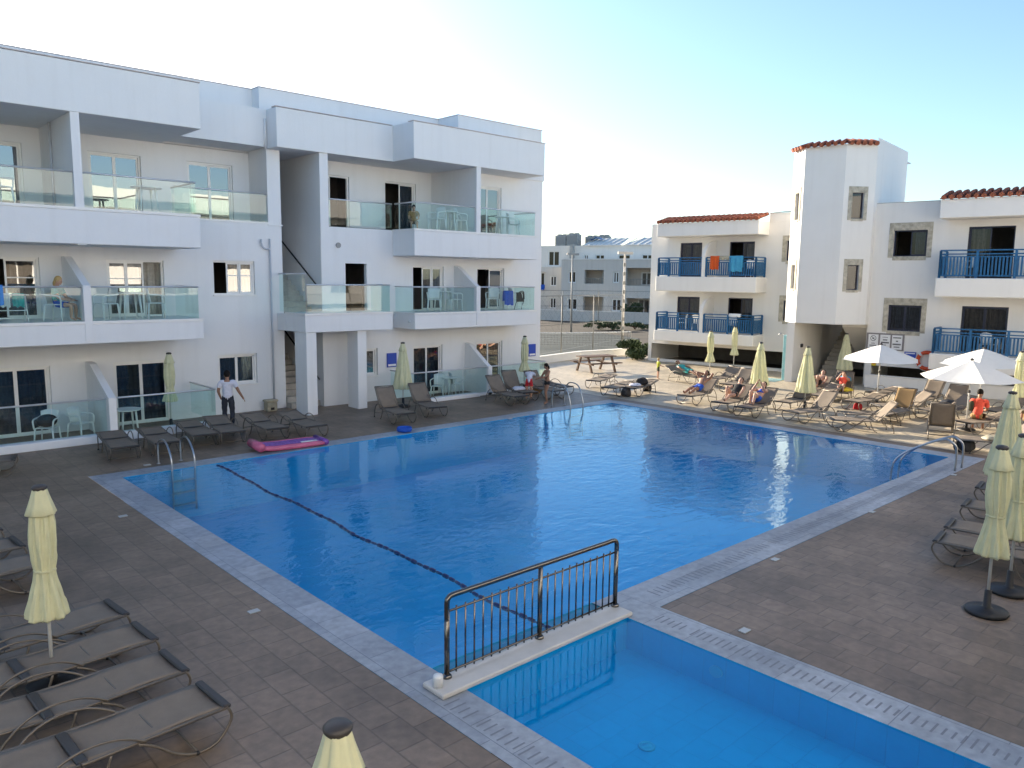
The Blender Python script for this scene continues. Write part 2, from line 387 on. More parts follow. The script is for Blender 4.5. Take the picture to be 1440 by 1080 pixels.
flat('pool_water', [R4(xl, xr, yf, yb), R4(xl, xk, 6.27, yf)], WZ, WATER); flat('shallow_pool_water', [R4(xl, xk, yn, 5.95)], WZ, WATERK)
# dividing sill with its railing
dv = MB(); dv.bbox(4.58, 7.66, 5.93, 6.29, .006, .062, .012)
tag(dv.build('dividing_sill', mat('sill_marble', (.55, .53, .50), .45, var=.12, scale=3)), 'pale marble sill dividing the big pool from the shallow pool', 'sill')
rl = thing('pool_railing', 'dark polished metal guard railing standing on the marble sill between the pools', 'railing', (6.2, 6.2, .062))
O = (6.2, 6.2, .062); HR = .92
b = MB(O); px0, px1 = 4.84, 7.62
b.tube(smooth_path([(px0, 6.2, .7), (px0, 6.2, .9), (px0+.02, 6.2, .945), (px0+.065, 6.2, .965), (px0+.2, 6.2, .967)], 4)+[(px1-.2, 6.2, .965)]+smooth_path([(px1-.14, 6.2, .967), (px1-.065, 6.2, .965), (px1-.02, 6.2, .945), (px1, 6.2, .9), (px1, 6.2, .8)], 4), .03, 12)
b.build('handrail', DARKSTEEL, rl, True)
for x in (px0, (px0+px1)/2, px1):
    b = MB(O); b.tube([(x, 6.2, .06), (x, 6.2, .94 if x not in (px0, px1) else .82)], .03, 12); b.lathe([(.055, .0), (.055, .02), (.034, .04)], 16, (x, 6.2, .062)); b.build('post', DARKSTEEL, rl, True)
for z in (.12, .80):
    b = MB(O); b.tube([(px0, 6.2, z), (px1, 6.2, z)], .0125, 8); b.build('rail', DARKSTEEL, rl, True)
for half in ((px0, (px0+px1)/2), ((px0+px1)/2, px1)):
    for i in range(1, 11):
        x = half[0]+(half[1]-half[0])*i/11
        b = MB(O); b.tube([(x, 6.2, .085), (x, 6.2, .835)], .010, 8); b.build('baluster', DARKSTEEL, rl, True)
b = MB(); b.lathe([(.055, 0), (.055, .1), (.05, .12), (.02, .125)], 14, (4.66, 6.12, .062)); tag(b.build('plastic_plug', PLW, None, True), 'small white plastic cap at the left end of the marble sill', 'cap')
# ladders
def ladder(name, label, x, y, w, depth=.55, h=.75):
    t = thing(name, label, 'ladder', (x, y, 0))
    for sx in (-w/2, w/2):
        b = MB(); b.tube(smooth_path([(sx, .85, 0), (sx, .85, .45), (sx, .72, h-.05), (sx, .45, h), (sx, .2, h-.12), (sx, .02, .25), (sx, 0, -.1), (sx, 0, -.95)], 5), .021, 10); b.build('handrail', STEEL, t, True)
        b = MB(); b.lathe([(.045, .004), (.045, .02), (.024, .03)], 12, (sx, .85, 0)); b.build('flange', STEEL, t, True)
    for z in (-.25, -.52, -.8):
        b = MB(); b.box(-w/2, w/2, -.04, .04, z-.012, z+.012); b.build('step', STEEL, t)
    return t
ladder('pool_ladder', 'steel pool ladder at the near left corner of the big pool', 6.15, 17.38, .5, h=.62)
ladder('pool_ladder', 'dark steel pool ladder at the far corner beside the couple', 19.05, 17.38, .62, h=.8)
t = thing('grab_rail', 'pair of bent steel grab rails at the right hand pool corner steps', 'grab rail', (19.7, 5.95, 0))
for x in (19.5, 19.95):
    b = MB((19.7, 5.95, 0)); b.tube(smooth_path([(x, 5.95, 0), (x, 5.95, .5), (x-.02, 6.05, .66), (x-.04, 6.25, .7), (x-.16, 6.8, .42), (x-.24, 7.15, .12), (x-.26, 7.25, -.2), (x-.26, 7.25, -.7)], 5), .024, 10); b.build('rail', STEEL, t, True)
# pool fittings
b = MB(); b.lathe([(.085, 0), (.085, .012), (.07, .016), (.066, .008), (.045, .008), (.04, .016), (.01, .018)], 24, (6.05, 4.45, SHAL+.002)); tag(b.build('floor_drain', FITT, None, True), 'round white drain cover on the floor of the shallow pool', 'drain')
b = MB(); k = [(math.cos(2*PI*i/20)*.085, math.sin(2*PI*i/20)*.085) for i in range(20)]
b.slabx([(4.62+p, -.2+q*.8) for p, q in k], xk-.03, xk+.01); tag(b.build('pool_light', FITT), 'oval underwater light in the right wall of the shallow pool', 'light')
for px, py, w in ((173, 726, 'beside the left coping above the near edge'), (357, 860, 'beside the left coping nearest the camera'), (207, 654, 'behind the left pool ladder'), (1047, 887, 'beside the shallow pool on the right deck'), (1090, 787, 'beside the right coping at mid length'), (1226, 720, 'right of the pool below the grab rails'), (1341, 668, 'next to the feet of the grab rails'), (717, 589, 'on the deck behind the far pool edge')):
    p = at(px, py, .004); b = MB(); b.box(p.x-.07, p.x+.07, p.y-.05, p.y+.05, .0025, .014)
    tag(b.build('marker_tile', MARK), 'small white marker tile set in the deck '+w, 'tile', 'white marker tiles round the pool')
# inflatables
t = thing('air_mattress', 'pink inflatable mattress with purple print lying on the pool edge', 'air mattress', (9.0, 17.95, 0), -.09)
for i in range(6):
    b = MB(); y = -.3+i*.12
    b.tube(smooth_path([(-.78, y, .12), (-.5, y, .09), (0, y, .085), (.78, y, .085)], 3), [.05, .065]+[.068]*6+[.066, .05], 10); b.build('air_chamber', PINK if i in (0, 5) else PURP, t, True)
b = MB(); b.tube([(-.86, -.35, .16), (-.86, .35, .16)], .11, 12); b.build('pillow', PINK, t, True)
b = MB(); b.tube([(.82, -.34, .1), (.82, .34, .1)], .08, 12); b.build('foot_chamber', PURP, t, True)
b = MB(); b.box(.2, .62, -.26, -.16, .148, .158); b.build('printed_label', SIGNW, t)
b = MB(); b.lathe([(.10, .0), (.19, .02), (.215, .06), (.21, .12), (.20, .14), (.185, .13), (.18, .05), (.05, .04)], 22, (12.35, 17.75, .005)); tag(b.build('plastic_tub', BLUEC, None, True), 'round blue plastic tub on the edge of the pool', 'tub')

# ------------------------------------------------------------------ glazed units
def unit(root, name, x0, x1, z0, z1, y, off=(0, 0, 0), fr=None, pane=None, curtain=CURT, open_=None, n=2, bar=False, stiles=.055):
    """sliding window or door: frame > two panes; open_ = 0 or 1 leaves that half open"""
    fr = fr or ALU; pane = pane or PANE
    w = stiles; b = MB(off)
    b.box(x0, x0+w, y, y+.09, z0, z1); b.box(x1-w, x1, y, y+.09, z0, z1); b.box(x0+w, x1-w, y, y+.09, z1-w, z1); b.box(x0+w, x1-w, y, y+.09, z0, z0+w*.8)
    f = b.build(name, fr, root)
    iw = (x1-x0-2*w)/n
    for i in range(n):
        slot = i
        if open_ == i: continue
        a, c = x0+w+iw*slot, x0+w+iw*(slot+1); yy = y+.02+.028*(i % 2); s_ = w*.85
        b = MB(off); b.box(a, a+s_, yy, yy+.026, z0+w*.8, z1-w); b.box(c-s_, c, yy, yy+.026, z0+w*.8, z1-w); b.box(a+s_, c-s_, yy, yy+.026, z1-w-s_, z1-w); b.box(a+s_, c-s_, yy, yy+.026, z0+w*.8, z0+w*.8+s_)
        if bar: zc = z0+(z1-z0)*bar; b.box(a+s_, c-s_, yy, yy+.026, zc, zc+.03)
        b.build('sash', fr, f)
        b = MB(off); b.add([(a+s_, yy+.013, z0+w), (c-s_, yy+.013, z0+w), (c-s_, yy+.013, z1-w-s_), (a+s_, yy+.013, z1-w-s_)], [(0, 1, 2, 3)]); b.build('pane', pane, f)
    if curtain:
        b = MB(off); k = 40
        xs = [x0+(x1-x0)*i/k for i in range(k+1)]
        rng = [0, k]
        if open_ == 0: rng = [int(k*.62), k]
        if open_ == 1: rng = [0, int(k*.38)]
        for i in range(rng[0], rng[1]):
            q = [y+.26+.03*math.sin(j*1.55)+.015*math.sin(j*.7) for j in (i, i+1)]
            b.add([(xs[i], q[0], z0), (xs[i+1], q[1], z0), (xs[i+1], q[1], z1), (xs[i], q[0], z1)], [(0, 1, 2, 3)])
        b.build('curtain', curtain, f, True)
    return f
def balustrade(root, pts, z0, z1, off=(0, 0, 0), seams=(), rail=True):
    """glass panels with a steel handrail, along pts"""
    root = root if root.parent is None else root.parent
    b = MB(off); b.tube([(x, y, z1) for x, y in pts], .024, 8); g = b.build('balustrade', RAILM, root, True)
    for (xa, ya), (xb, yb_) in zip(pts, pts[1:]):
        dx, dy = xb-xa, yb_-ya; l = math.hypot(dx, dy); n = max(1, round(l/1.25))
        for i in range(n):
            q = .009/l; p = [(xa+dx*t, ya+dy*t) for t in (i/n+q, (i+1)/n-q)]
            b = MB(off); b.add([(p[0][0], p[0][1], z0), (p[1][0], p[1][1], z0), (p[1][0], p[1][1], z1-.02), (p[0][0], p[0][1], z1-.02)], [(0, 1, 2, 3)]); b.build('glass_panel', GLASSR, g)
    return g

# ------------------------------------------------------------------ left building
LO = (8, 23.6, 0)
HB = thing('apartment_building', 'long white three storey apartment building with glass balconies left of the pool', 'building', LO)
def part(name, m=WHITE, bevel=0): return lambda b: b.build(name, m, HB, bevel=bevel)
b = MB(LO); b.wall(-8, 11.74, 0, 5.9, 23.6, [(3.4, 4.98, .0, 1.84), (6.55, 8.06, .0, 1.82), (9.52, 10.78, .9, 1.85), (3.35, 4.9, 3.1, 4.7), (6.52, 8.05, 3.1, 4.69), (9.48, 10.8, 3.7, 4.73)], .16); b.build('wall', WHITE, HB)
b = MB(LO); b.wall(-8, 11.3, 5.9, 8.2, 24.9, [(3.4, 4.94, 5.94, 7.76), (6.55, 7.98, 5.94, 7.75), (9.32, 10.76, 5.94, 7.76)], .14); b.build('wall', WHITE, HB)
b = MB(LO); b.wall(12.8, 22.85, 0, 5.9, 23.0, [(13.72, 14.9, .9, 1.84), (16.4, 17.74, .0, 1.83), (19.38, 20.74, .0, 1.84), (16.42, 17.8, 3.1, 4.7), (19.42, 20.8, 3.1, 4.68), (13.68, 14.5, 3.1, 4.73)], .16); b.build('wall', WHITE, HB)
b = MB(LO); b.wall(13.1, 18.3, 5.9, 8.2, 24.4, [(13.3, 14.72, 5.94, 7.74), (16.2, 17.57, 5.94, 7.74)], .14); b.build('wall', WHITE, HB)
b = MB(LO); b.wall(18.48, 22.85, 5.9, 8.2, 23.0, [(19.3, 20.62, 5.94, 7.75)], .14); b.build('wall', WHITE, HB)
# end walls, backs, floors
b = MB(LO)
b.box(22.62, 22.85, 23.01, 31, 0, 8.2); b.box(-8, -7.8, 23.61, 31, 0, 8.2); b.box(-7.8, 22.62, 30.8, 31, 0, 8.2)
b.build('rear_wall', WHITE, HB)
b = MB(LO)
for z in (2.85, 5.7): b.box(-7.8, 11.7, 23.78, 30.8, z, z+.2); b.box(12.86, 22.6, 23.18, 30.8, z, z+.2)
b.box(-7.8, 11.5, 24.0, 24.88, 5.84, 5.93); b.box(13.0, 18.3, 23.2, 24.38, 5.84, 5.93)
b.box(-7.8, 11.6, 26.6, 26.7, .01, 8.2); b.box(12.9, 22.6, 26.2, 26.3, .01, 8.2)
for x in (5.7, 9.0): b.box(x, x+.1, 25.06, 26.59, .01, 8.19)
b.box(15.3, 15.4, 24.6, 26.2, .01, 8.19); b.box(18.7, 18.8, 24.6, 26.2, .01, 8.19)
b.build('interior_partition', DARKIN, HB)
# stairwell
b = MB(LO)
b.box(12.8, 12.86, 23.02, 28.0, 0, 8.2); b.box(11.66, 11.74, 23.62, 28.0, 0, 8.2); b.box(11.7, 12.9, 28.0, 28.1, 0, 8.2)
b.box(12.796, 13.1, 23.0, 24.38, 5.9, 8.2)
b.build('stairwell_wall', WHITE, HB)
for z0, y0, n in ((0, 23.25, 16), (3.1, 23.7, 15)):
    b = MB(LO)
    for i in range(n): b.box(11.75, 12.79, y0+i*.28, y0+(i+1)*.28, max(0, z0+i*.175-.2) if i else z0, z0+(i+1)*.175)
    b.build('staircase', STEP, HB)
b = MB(LO); b.box(11.6, 12.8, 23.05, 23.7, 2.9, 3.095); b.build('landing', STEP, HB)
for z0, y0 in ((.0, 23.15), (3.1, 23.2)):
    b = MB(LO); b.tube([(12.72, y0, z0+.9), (12.72, y0+4.4, z0+.9+2.75)], .025, 8); b.build('stair_handrail', BLK, HB, True)
# piers and parapets
b = MB(LO); b.box(11.3, 11.74, 23.6, 25.3, 5.9, 8.2); b.box(11.28, 11.78, 23.57, 23.7, 5.86, 5.9); b.build('pier', WHITE, HB)
b = MB(LO); b.bbox(-8, 8.55, 21.7, 24.9, 8.19, 9.38, .012); b.build('parapet', WHITE, HB)
b = MB(LO); b.box(8.55, 11.34, 23.6, 24.9, 8.26, 9.39); b.build('parapet', WHITE, HB)
b = MB(LO); b.bbox(11.33, 15.56, 22.92, 28.1, 8.2, 9.38, .012); b.build('parapet', WHITE, HB)
b = MB(LO); b.bbox(15.55, 21.66, 21.7, 24.6, 8.195, 9.385, .012); b.build('parapet', WHITE, HB)
b = MB(LO); b.box(21.66, 22.88, 22.95, 24.6, 8.2, 9.38); b.build('end_parapet', WHITE, HB)
for x0, x1, y in ((-8, 11.5, 24.92), (11.5, 18.63, 24.42), (18.63, 22.95, 23.2)):
    b = MB(LO); b.box(x0, x1, y, 31, 8.22, 10.22); b.build('roof_parapet', WHITE, HB)
    b = MB(LO); b.box(x0-.02, x1+.02, y-.025, 31.02, 10.222, 10.248); b.build('coping', CAP, HB)
for x0, x1, y0, y1 in ((-8, 8.57, 21.68, 22.0), (11.31, 15.54, 22.9, 23.2), (15.53, 21.68, 21.68, 22.0)):
    b = MB(LO); b.box(x0, x1, y0, y1, 9.39, 9.412); b.build('coping', CAP, HB)
# balconies
def balcony(x0, x1, y0, y1, z0, z1, rails, rz, seamz=None, ledge=True):
    b = MB(LO); b.bbox(x0, x1, y0, y1, z0, z1-.07, .012); o = b.build('balcony', WHITE, HB)
    b = MB(LO); b.box(x0-.015, x1+.015, y0-.015, y1, z1-.068, z1); b.build('ledge', SIGNW if False else ALU, o)
    for p in rails: balustrade(o, p, z1, rz, LO)
    return o
balcony(-8, 8.42, 21.7, 24.0, 5.02, 5.92, [[(-8, 21.79), (5.37, 21.79)], [(5.59, 21.79), (8.36, 21.79), (8.36, 23.6)]], 6.77)
balcony(-8, 8.40, 21.7, 23.59, 2.53, 3.1, [[(-8, 21.79), (5.4, 21.79)], [(5.62, 21.79), (8.32, 21.79), (8.32, 23.55)]], 3.96)
balcony(15.56, 21.32, 21.7, 22.99, 5.02, 5.92, [[(15.62, 22.95), (15.62, 21.79), (18.26, 21.79)], [(18.5, 21.79), (21.27, 21.79), (21.27, 22.95)]], 6.79)
balcony(15.56, 21.36, 21.7, 22.99, 2.53, 3.1, [[(15.62, 22.95), (15.62, 21.79), (18.26, 21.79)], [(18.5, 21.79), (21.3, 21.79), (21.3, 22.95)]], 3.97)
b = MB(LO); b.bbox(11.5, 14.68, 21.72, 22.98, 2.57, 3.1, .012); b.box(11.5, 11.74, 22.98, 23.58, 2.57, 3.1); o = b.build('balcony', WHITE, HB)
b = MB(LO); b.box(11.48, 14.7, 21.7, 22.99, 3.102, 3.16); b.build('ledge', ALU, o)
balustrade(o, [(11.6, 21.79), (14.62, 21.79), (14.62, 22.96)], 3.16, 4.03, LO); balustrade(o, [(11.58, 21.82), (11.58, 23.56)], 3.16, 4.36, LO)
o = balustrade(HB, [(13.12, 23.06), (15.58, 23.06)], 5.98, 6.79, LO)
o = balustrade(HB, [(8.46, 23.66), (11.3, 23.66)], 5.96, 6.83, LO)
b = MB(LO); b.box(8.44, 11.3, 23.58, 24.0, 5.902, 5.955); b.build('ledge', ALU, HB)
# dividing walls
def divider(x0, x1, poly):
    b = MB(LO); b.slabx(poly, x0, x1); b.build('balcony_divider', WHITE, HB)
b = MB(LO); b.box(5.38, 5.58, 21.72, 24.89, 5.0, 8.2); b.build('balcony_divider', WHITE, HB)
b = MB(LO); b.box(18.28, 18.48, 21.72, 24.39, 5.0, 8.2); b.build('balcony_divider', WHITE, HB)
divider(5.42, 5.6, [(21.68, 2.6), (23.6, 2.6), (23.6, 4.74), (23.3, 4.74), (21.82, 4.05), (21.68, 4.0)])
divider(18.28, 18.46, [(21.68, 2.6), (23.0, 2.6), (23.0, 4.74), (22.8, 4.7), (21.8, 4.04), (21.68, 3.99)])
divider(5.84, 6.02, [(21.6, 0), (23.6, 0), (23.6, 1.9), (23.2, 1.87), (21.72, 1.16), (21.6, 1.12)])
divider(18.8, 18.98, [(21.6, 0), (23.0, 0), (23.0, 1.85), (22.75, 1.8), (21.72, 1.1), (21.6, 1.05)])
# columns
for x0, x1, y0, y1 in ((11.53, 11.88, 21.75, 22.5), (13.4, 13.74, 21.85, 22.5)):
    b = MB(LO); b.bbox(x0, x1, y0, y1, 0, 2.58, .012); b.build('column', WHITE, HB)
# ground floor terraces
b = MB(LO); b.bbox(-8, 5.84, 21.46, 21.8, 0, .2, .012); b.box(6.02, 8.68, 21.5, 21.8, 0, .2); b.build('terrace_kerb', WHITE, HB)
balustrade(HB, [(-8, 21.68), (5.8, 21.68)], .2, 1.1, LO); balustrade(HB, [(6.06, 21.68), (8.64, 21.68), (8.64, 23.56)], .2, 1.1, LO)
b = MB(LO); b.bbox(15.85, 18.3, 21.46, 21.8, 0, .13, .012); b.box(18.3, 21.9, 21.6, 21.8, 0, .08); b.build('terrace_kerb', WHITE, HB)
balustrade(HB, [(15.36, 22.9), (15.36, 21.68), (18.78, 21.68)], .12, 1.04, LO); balustrade(HB, [(19.0, 21.68), (21.86, 21.68), (21.86, 22.96)], .12, 1.04, LO)
# windows and doors
U = lambda nm, *a, **k: unit(HB, nm, *a, off=LO, **k)
U('sliding_door', 3.4, 4.98, .0, 1.84, 23.68, pane=PANED, curtain=CURT); U('sliding_door', 6.55, 8.06, .0, 1.82, 23.68, pane=PANED); U('window', 9.52, 10.78, .9, 1.85, 23.68, pane=PANED)
U('sliding_door', 3.35, 4.9, 3.1, 4.7, 23.68, open_=0, bar=.66); U('sliding_door', 6.52, 8.05, 3.1, 4.69, 23.68, n=3, open_=2, bar=.66, curtain=CURTW); U('window', 9.48, 10.8, 3.7, 4.73, 23.68, n=3, open_=0, bar=.55, curtain=CURTW)
U('sliding_door', 3.4, 4.94, 5.94, 7.76, 24.97, curtain=None); U('sliding_door', 6.55, 7.98, 5.94, 7.75, 24.97, curtain=None); U('sliding_door', 9.32, 10.76, 5.94, 7.76, 24.97, curtain=None)
U('window', 13.72, 14.9, .9, 1.84, 23.08, curtain=CURTW); U('sliding_door', 16.4, 17.74, .0, 1.83, 23.08, pane=PANED); U('sliding_door', 19.38, 20.74, .0, 1.84, 23.08, curtain=CURTW)
U('sliding_door', 16.42, 17.8, 3.1, 4.7, 23.08, n=3, open_=0, curtain=CURTW); U('sliding_door', 19.42, 20.8, 3.1, 4.68, 23.08, open_=0, curtain=None)
U('sliding_door', 13.3, 14.72, 5.94, 7.74, 24.47, open_=1, curtain=None); U('sliding_door', 16.2, 17.57, 5.94, 7.74, 24.47, open_=0, pane=PANED); U('sliding_door', 19.3, 20.62, 5.94, 7.75, 23.07, curtain=None)
for x0, x1, z, y in ((9.5, 10.8, 3.7, 23.6), (9.5, 10.8, .9, 23.6), (13.7, 14.92, .9, 23.0)):
    b = MB(LO); b.box(x0-.03, x1+.03, y-.03, y+.1, z-.045, z-.004); b.build('sill', ALU, HB)
# pipes, vent, lamps
b = MB(LO); b.tube([(11.3, 23.54, 5.45), (11.3, 23.54, .02)], .03, 8); b.tube(smooth_path([(11.02, 23.54, 5.42), (11.02, 23.54, 5.3), (11.1, 23.54, 5.15), (11.3, 23.54, 5.12)], 4), .03, 8); b.build('downpipe', BRONZE, HB, True)
b = MB(LO); b.tube([(5.34, 23.6, 5.95), (5.34, 23.6, 8.18)], .03, 8); b.build('downpipe', BRONZE, HB, True)
b = MB(LO); b.tube([(11.26, 23.56, 8.2), (11.26, 23.56, 9.1)], .035, 8); b.build('downpipe', WHITE, HB, True)
b = MB(LO); b.add([(13.42+.09*math.cos(a*PI/8), 22.992, 5.31+.09*math.sin(a*PI/8)) for a in range(16)]+[(13.42+.09*math.cos(a*PI/8), 22.96, 5.31+.09*math.sin(a*PI/8)) for a in range(16)], [tuple(range(31, 15, -1))]+[(i, (i+1) % 16, 16+(i+1) % 16, 16+i) for i in range(16)]); b.build('vent', LAMPG, HB)
for x, y, z in ((14.75, 22.97, 3.05), (15.7, 22.0, 2.8)):
    b = MB(LO); b.sph((x if x < 15 else 15.54, y, z), .05, 10, 8); b.build('wall_lamp', PLW, HB, True)
# wall signs and small box
for x, y, z, w in ((15.46, 22.965, 1.39, 'left of the closed parasol in the middle'), (22.36, 22.965, 1.37, 'at the far end of the white building')):
    t = thing('wall_sign', 'square blue notice on the white wall '+w, 'sign', (x, y, z), 0, 'blue pool notices')
    b = MB(); b.bbox(-.2, .2, -.02, .02, -.25, .25, .006); b.build('board', SIGNB, t)
    b = MB(); b.box(-.16, .16, -.026, -.0215, -.21, -.14); b.build('white_band', SIGNW, t)
t = thing('bait_box', 'small beige box standing at the foot of the wall by the stairs', 'box', (11.05, 23.3, 0))
b = MB(); b.bbox(-.17, .17, -.14, .14, 0, .3, .02); b.build('body', BEIGE, t); b = MB(); b.bbox(-.2, .2, -.16, .16, .3, .37, .02); b.build('lid', BEIGE, t); b = MB(); b.box(-.06, .06, -.148, -.14, .05, .13); b.build('opening', BLK, t)
# ------------------------------------------------------------------ right building (own frame: x along the front, y inwards)
RA = math.radians(-7.1)
RD = Vector((math.sin(RA), math.cos(RA), 0)); RN = Vector((-math.cos(RA), math.sin(RA), 0)); RP = Vector((33.82, 25.77, 0))
RZ = math.atan2(-RD.y, -RD.x)
def rloc(u, y, z=0): return RP-RD*u-RN*y+Vector((0, 0, z))
RB = thing('apartment_building', 'white apartment building with blue wooden balconies, tower and terracotta tile eaves', 'building', RP, RZ)
def holes_frame(x0, x1, z0, z1, y, w=.2, head=.24):
    b = MB(); y0 = y-.025
    b.box(x0-w, x0, y0, y-.001, z0-.05, z1+head); b.box(x1, x1+w, y0, y-.001, z0-.05, z1+head); b.box(x0, x1, y0, y-.001, z1, z1+head); b.box(x0, x1, y0, y-.001, z0-.16, z0)
    b.build('stone_surround', STONE, RB)
RU = lambda nm, *a, **k: unit(RB, nm, *a, fr=BLUEF, pane=PANED, stiles=.05, **k)
b = MB(); b.wall(0, 8.4, 0, 7.1, 0, [(.2, 7.6, .14, .95), (1.68, 2.91, 4.48, 6.2), (4.38, 5.68, 4.48, 6.2), (1.62, 2.9, 1.75, 3.46), (4.44, 5.72, 1.75, 3.46), (7.24, 7.86, 5.27, 6.2), (7.24, 7.86, 2.45, 3.4)], .18); b.build('wall', CREAM, RB)
b = MB(); b.box(-.01, .2, .01, 9, 0, 7.16); b.box(.2, 22, 8.8, 9, 0, 7.1); b.box(21.8, 22, 0, 8.8, 0, 7.4); b.build('rear_wall', CREAM, RB)
b = MB(); b.box(.2, 8.4, 0.02, 8.8, 6.9, 7.08); b.box(11.4, 21.8, -2.1, 8.8, 7.3, 7.44); b.build('roof', CREAM, RB)
b = MB(); b.box(.21, 8.4, .2, 8.8, 3.95, 4.44); b.box(.21, 8.4, .2, 8.8, 1.2, 1.72); b.box(.21, 8.4, 3.0, 3.1, .01, 6.9); b.box(11.7, 21.8, -1.95, 8.7, 3.9, 4.46); b.box(11.7, 21.8, -1.95, 8.7, 1.15, 1.66); b.box(11.7, 21.8, 1.4, 1.5, .01, 7.3); b.box(14.0, 14.1, -1.9, 1.4, 1.7, 7.3); b.box(3.3, 3.4, .3, 3.0, 1.73, 6.9)
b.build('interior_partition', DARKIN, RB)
b = MB(); b.box(6.36, 8.4, -.02, .25, 7.1, 7.5); b.build('parapet', CREAM, RB)
b = MB(); b.box(0, 1, -.01, .25, 7.1, 7.2); b.build('parapet', CREAM, RB)
for d in ((1.68, 2.91, 4.48, 6.2), (1.62, 2.9, 1.75, 3.46)): RU('sliding_door', *d, .08, curtain=CURTW)
RU('sliding_door', 4.38, 5.68, 4.48, 6.2, .08, open_=0, curtain=CURTW); RU('sliding_door', 4.44, 5.72, 1.75, 3.46, .08, open_=0, curtain=CURT)
for z0, z1 in ((5.27, 6.2), (2.45, 3.4)): RU('window', 7.24, 7.86, z0, z1, .08, n=1, curtain=CURT); holes_frame(7.24, 7.86, z0, z1, 0)
def railing(root, pts, z0, z1, gate=None):
    """blue timber balustrade: posts, three rails, upright slats"""
    b = MB()
    for (xa, ya), (xb, yb_) in zip(pts, pts[1:]):
        dx, dy = xb-xa, yb_-ya; l = math.hypot(dx, dy); rz = math.atan2(dy, dx); cx, cy = (xa+xb)/2, (ya+yb_)/2; h = z1-z0
        for z, w, t in ((z1-.03, .05, .03), (z1-.17, .028, .028), (z1-.27, .028, .028), (z0+.1, .03, .03)):
            b.box(cx-l/2, cx+l/2, cy-w/2, cy+w/2, z-t, z+t*.6, 0, rz)
        n = max(1, round(l/1.15))
        for i in range(n+1):
            x, y = xa+dx*i/n, ya+dy*i/n; b.box(x-.04, x+.04, y-.04, y+.04, z0, z1-.05, 0, rz)
        n = max(1, round(l/.115))
        for i in range(1, n):
            x, y = xa+dx*i/n, ya+dy*i/n; b.box(x-.03, x+.03, y-.011, y+.011, z0+.1, z1-.27, 0, rz)
    return b.build('railing', BLUER, root)
def slab(x0, x1, y0, y1, z0, z1):
    b = MB(); b.bbox(x0, x1, y0, y1, z0, z1, .03); return b.build('balcony', CREAM, RB)
o = slab(1.0, 6.36, -1.22, -.002, 3.74, 4.48); railing(o, [(1.1, -.06), (1.1, -1.12), (3.5, -1.12)], 4.48, 5.45); railing(o, [(3.74, -1.12), (6.26, -1.12), (6.26, -.06)], 4.48, 5.45)
o = slab(1.0, 6.36, -1.22, -.002, 1.2, 1.74); railing(o, [(1.1, -.06), (1.1, -1.12), (3.5, -1.12)], 1.74, 2.7); railing(o, [(3.74, -1.12), (6.26, -1.12), (6.26, -.06)], 1.74, 2.7)
for z in (4.485, 1.745):
    b = MB(); arc = [(-1.2+1.15*(1-math.cos(t*PI/16)), z+.98+.78*math.sin(t*PI/16)) for t in range(9)]
    b.slabx([(-1.2, z)]+arc+[(-.003, z+1.76), (-.003, z)], 3.53, 3.7); b.build('balcony_divider', CREAM, RB)
def eave(x0, x1, y0, y1, z0, z1, name='tiled_eave', along=None):
    """rows of round cover tiles running down the slope over flat pans"""
    b = MB(); n = max(2, round((x1-x0)/.265))
    b.add([(x0, y0, z0), (x1, y0, z0), (x1, y1, z1), (x0, y1, z1)], [(0, 1, 2, 3)])
    b.add([(x0, y0, z0-.03), (x1, y0, z0-.03), (x1, y0, z0), (x0, y0, z0)], [(0, 1, 2, 3)])
    L = math.hypot(y1-y0, z1-z0); rows = max(1, round(L/.34))
    for i in range(n):
        xc = x0+(x1-x0)*(i+.5)/n
        for r in range(rows):
            t0, t1 = r/rows-.04, (r+1)/rows
            j = random.uniform(-.012, .012); rr = .092+random.uniform(-.006, .006)
            b.tube([(xc+j, y0+(y1-y0)*t0, z0+(z1-z0)*t0+.035+.012), (xc+j*.5, y0+(y1-y0)*t1, z0+(z1-z0)*t1+.035)], [rr, rr*.82], 10)
    return b.build(name, TILE, RB, False)
b = MB(); b.bbox(1.0, 6.36, -1.25, -.002, 6.47, 7.12, .02); b.build('fascia', CREAM, RB); eave(.98, 6.4, -1.3, -.1, 7.16, 7.44)
b = MB(); b.tube([(6.4, -.1, 7.5), (7.1, -.1, 7.53), (8.0, -.05, 7.52)], .018, 6); b.build('roof_cable', BLK, RB, True)
# tower on the entrance
TP = [(9.15, -3.5), (10.8, -3.5), (11.72, -2.58), (11.72, 2.0), (8.42, 2.0), (8.42, -2.77)]
TW0, TW1 = 2.56, 9.8
def towerwall(a, c, z0, z1, holes):
    """one face of the tower with window openings, u measured from a"""
    dx, dy = c[0]-a[0], c[1]-a[1]; l = math.hypot(dx, dy); b = MB(); b.wall(0, l, z0, z1, 0, holes, .16)
    ca, sa = dx/l, dy/l
    b.v = [(a[0]+x*ca-y*sa, a[1]+x*sa+y*ca, z) for x, y, z in b.v]
    return b, (lambda q: [(a[0]+x*ca-y*sa, a[1]+x*sa+y*ca, z) for x, y, z in q])
b = MB()
n = len(TP)
for i in range(n):
    a, c = TP[i], TP[(i+1) % n]
    hs = {1: [(.36, .86, 6.86, 7.9), (.36, .86, 3.98, 5.0)], 5: [(.4, .72, 6.9, 8.0), (.4, .72, 4.0, 5.0)]}.get(i, [])
    w, tf = towerwall(a, c, TW0, TW1+(.28 if i == 2 else .1 if i == 3 else 0), hs); b.v += []
    k = len(b.v); b.v += w.v; b.f += [tuple(q+k for q in f) for f in w.f]; b.m += w.m
b.add([(x, y, TW0) for x, y in TP], [tuple(range(n-1, -1, -1))]); b.add([(x, y, TW1-.1) for x, y in TP], [tuple(range(n))])
